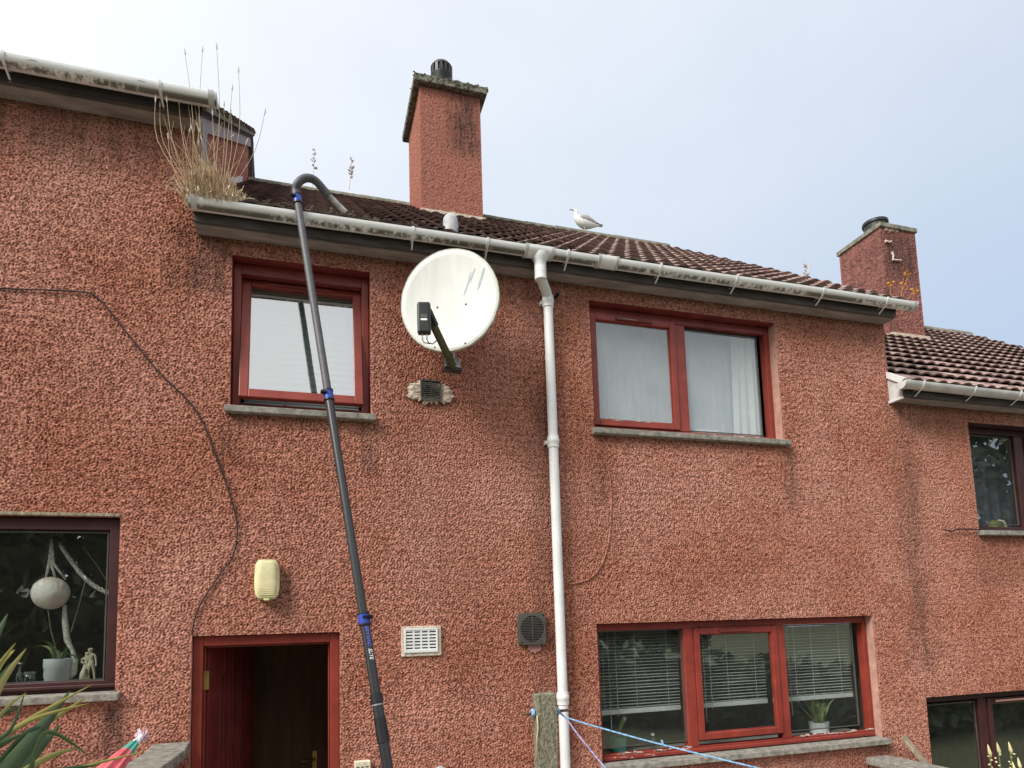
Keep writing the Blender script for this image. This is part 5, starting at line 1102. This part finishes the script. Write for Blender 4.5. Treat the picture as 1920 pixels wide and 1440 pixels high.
def rope(pl, label, mt, r, twist=True):
    P = smoothpath(pl, 8); b = MB()
    for ph in (0, 2.1, 4.2): 
        L_ = 0; pts = []
        for i in range(len(P)-1):
            n_ = 6
            for k in range(n_):
                p = P[i].lerp(P[i+1], k/n_); L_ += (P[i+1]-P[i]).length/n_; d = (P[i+1]-P[i]).normalized(); u = d.cross(Vector((0, 0, 1))).normalized(); w = u.cross(d)
                pts.append(p+u*math.cos(L_*150+ph)*r*.5+w*math.sin(L_*150+ph)*r*.5)
        b.tube(pts, r*.62, 5)
    return tag(b.build('rope', mt, smooth=True), label, 'rope', 'ropes tied to the clothes post')
k0 = Vector((px_+hw+.016, PY-.016, bz+.008))
rope([k0, at(1062, 1345, -1.33), at(1130, 1366, -1.5), at(1240, 1396, -1.75), at(1420, 1440, -2.05), at(1600, 1482, -2.3)], 'light blue washing line running from the post to the lower right', 'blue_rope', .0042)
rope([k0, at(1062, 1348, -1.33), at(1078, 1370, -1.4), at(1100, 1398, -1.5), at(1138, 1444, -1.62), at(1165, 1480, -1.7)], 'lilac blue rope end dropping steeply from the post', 'lilac_rope', .0042)
MB_ = MB(); MB_.tube([at(1007, 1342, PY-.05), at(1009, 1365, PY-.05), at(1006, 1390, PY-.05), at(1008, 1420, PY-.05)], .004, 6); tag(MB_.build('rope', 'straw', smooth=True), 'thin pale cord end hanging down the left side of the post', 'rope', 'ropes tied to the clothes post')
b = MB(); q = at(1240, 1394, -1.74); b.bar(q+Vector((0, 0, -.012)), q+Vector((0, 0, .014)), .008, .01); b.bar(q+Vector((.008, 0, -.012)), q+Vector((.003, 0, .016)), .006, .01); tag(b.build('clothes_peg', 'blue_rope'), 'small blue clothes peg on the washing line', 'peg')
# New Zealand flax at bottom left
FB = at(-40, 1560, -2.6); FB.z = ground_z(FB.x, -2.6)
t = thing('flax_plant', FB, 'spiky green flax with yellow-edged leaves at the bottom left corner', 'plant')
def flax(bu, bv, mu, mv, tu, tv, y0, y1, w, mt):
    p, m_, q = at(bu, bv, y0), at(mu, mv, (y0+y1)/2), at(tu, tv, y1); pts = smoothpath([p, m_, q], 6); k = len(pts); pre = [FB.lerp(p, s) for s in (.0, .5)] if p.z > FB.z else []
    pts = pre+pts; k = len(pts); wd_ = [w*(.75+.25*min(1, i/4))*(1-(i/(k-1))**2.6)+.0004 for i in range(k)]
    d = (q-p).normalized(); side = d.cross(Vector(CAM)-p).normalized()
    MB().ribbon(pts, wd_, side+Vector((0, .25, .0)), .45).build('leaf', mt, t, smooth=True)
for a in ((-10, 1470, 70, 1375, 132, 1295, -2.5, -2.2, .024, 'flax_leaf'), (20, 1475, 60, 1420, 115, 1358, -2.45, -2.3, .021, 'flax_leaf'), (-40, 1430, 30, 1365, 175, 1282, -2.5, -2.2, .010, 'flax_yellow'), (0, 1450, 70, 1372, 165, 1305, -2.4, -2.2, .011, 'flax_yellow'),
          (-30, 1410, 60, 1350, 170, 1318, -2.4, -2.3, .008, 'flax_yellow'), (-20, 1330, 10, 1270, 50, 1215, -2.6, -2.5, .010, 'flax_yellow'), (-30, 1320, -2, 1250, 28, 1218, -2.6, -2.5, .009, 'flax_yellow'), (-40, 1250, -10, 1200, 15, 1150, -2.6, -2.5, .012, 'flax_leaf'),
          (-30, 1400, 20, 1368, 48, 1295, -2.5, -2.4, .006, 'flax_leaf'), (-20, 1455, 60, 1368, 110, 1380, -2.4, -2.3, .010, 'flax_leaf'), (60, 1440, 90, 1372, 165, 1415, -2.5, -2.4, .008, 'flax_leaf'), (40, 1450, 95, 1418, 150, 1402, -2.5, -2.4, .010, 'flax_yellow'), (60, 1470, 150, 1440, 275, 1408, -2.3, -2.2, .007, 'flax_yellow'),
          (-50, 1395, -10, 1345, 40, 1325, -2.6, -2.4, .014, 'flax_leaf'), (-50, 1440, -5, 1400, 45, 1375, -2.5, -2.4, .014, 'flax_leaf'), (-60, 1350, -20, 1300, 24, 1240, -2.6, -2.5, .012, 'flax_leaf'), (-30, 1380, 20, 1320, 50, 1300, -2.6, -2.5, .005, 'flax_yellow'), (60, 1470, 110, 1445, 185, 1435, -2.4, -2.3, .010, 'flax_leaf'), (-40, 1300, 0, 1245, 30, 1205, -2.6, -2.6, .007, 'flax_yellow')):
    flax(*a)
# folded parasol
a = at(200, 1452, -1.75); tip = at(262, 1384, -1.45); ax = (tip-a).normalized(); root = a-ax*.75
t = thing('folded_parasol', root, 'folded pink and teal parasol leaning beside the flax', 'parasol'); L_ = (tip-root).length
M = frame_of(ax, (0, 1, 0), root)
def cone(s0, s1, name, mt, nf=7, n=56):
    b = MB(); rg = 8
    for i in range(rg+1):
        s = s0+(s1-s0)*i/rg; r0 = .007+.036*min(1, (1-s)*2.6)**.8
        for j in range(n):
            an = 2*math.pi*j/n; r1 = r0*(1+.22*math.sin(an*nf+2*s)); b.v.append(tuple(M @ Vector((r1*math.cos(an), r1*math.sin(an), s*L_))))
    b.f = [(i*n+j, i*n+(j+1) % n, (i+1)*n+(j+1) % n, (i+1)*n+j) for i in range(rg) for j in range(n)]; b.build(name, mt, t, smooth=True)
cone(.25, .87, 'canopy', 'pink_cloth'); cone(.87, .955, 'canopy_band', 'teal_cloth'); cone(.955, .975, 'canopy_tip', 'white_glaze')
MB().tube([root-ax*.0, tip+ax*.02], .011, 10).build('pole', 'white_glaze', t)
b = MB()
for i in range(12):
    an = i*.55; d = M.to_3x3() @ Vector((math.cos(an), math.sin(an), .35)); c = tip+ax*.012; b.ribbon([c, c+d*.016, c+d*.030+Vector((0, 0, .006*math.sin(i*3)))], [.003, .009, .006], d.cross(ax), .3)
b.build('frill', 'pale_cloth', t)
# pale spire flowers in front of the lower right window
t = thing('spire_flowers', Vector((at(1890, 1500, -.4).x, -.4, -.8)), 'pale yellow spire flowers in front of the dark right window', 'flower')
for u, v in ((1852, 1396), (1869, 1392), (1891, 1391), (1908, 1420), (1898, 1428)):
    c = at(u, v, -.4); root_ = Vector((c.x+.05, -.4, -.7)); MB().tube([root_, c+Vector((.01, 0, -.12)), c+Vector((0, 0, -.02))], .004, 5).build('stem', 'green_stem', t)
    MB().tube([c+Vector((.022, 0, -.105)), c+Vector((.014, 0, -.07)), c+Vector((.006, 0, -.035)), c], [.007, .015, .010, .002], 7).build('spire', 'spire_flower', t, smooth=True)
    b = MB()
    for k in range(5): d = Vector((random.uniform(-.03, .04), random.uniform(-.02, .02), -.1-.03*k)); b.lathe([(.002, -.008), (.011, 0), (.003, .008)], 6, Matrix.Translation(c+d))
    b.build('bud', 'spire_flower', t, smooth=True)
# the far side of the garden, which the windows mirror
b = MB(); r_ = np.random.default_rng(5)
def clump(cx, cy, cz_, sx, sy, sz, n):
    for i in range(n):
        u = r_.normal(size=3); u /= np.linalg.norm(u); u *= r_.random()**.25; p = Vector((cx+u[0]*sx, cy+u[1]*sy, cz_+u[2]*sz)); s = r_.uniform(.16, .42); d = Vector(r_.normal(size=3)).normalized(); e = d.orthogonal().normalized()
        b.add([p-d*s, p+e*s*.45, p+d*s, p-e*s*.45], [(0, 1, 2, 3)])
def tree(x, y, h, w, label):
    global b
    z0_ = ground_z(x, y); b = MB(); t = thing('tree', (x, y, z0_), label, 'tree', 'trees mirrored in the windows')
    clump(x, y, z0_+h*.56, w, w*.8, h*.5, 1900); clump(x+.3, y-.3, z0_+h*.3, w*.8, w*.7, h*.32, 700); b.build('crown', 'hedge_leaf', t)
    MB().tube([(x, y, z0_-.2), (x+.1, y, z0_+h*.5), (x, y, z0_+h*.8)], [.2, .13, .04], 8).build('trunk', 'bark', t)
ORD = ('first', 'second', 'third', 'fourth', 'fifth', 'sixth')
for i in range(6): tree(-17+i*2.9+r_.uniform(-.4, .4), -16+r_.uniform(-1.2, 1.2), 8.2+r_.uniform(-.6, .6), 2.6, ORD[i]+' leafy tree from the left in the row opposite the houses')
for i in range(5): tree(1+i*3.2, -20+r_.uniform(-1, 1), 6.2+r_.uniform(-.6, .5), 2.4, ORD[i]+' of the low leafy trees opposite the middle house')
for i in range(6): tree(23+i*3.2, -15+r_.uniform(-1, 1), 11.5+r_.uniform(-.8, .8), 3.0, ORD[i]+' of the tall leafy trees opposite the right house')
b = MB()
for i in range(26): clump(-6+i*1.2, -9.5, ground_z(-6+i*1.2, -9)+.9, .9, .55, 1.0, 420)
tag(b.build('hedge', 'hedge_leaf'), 'unseen hedge added opposite the houses to darken window reflections', 'hedge', kind='stuff')  # out of view, added so the lower panes mirror something dark
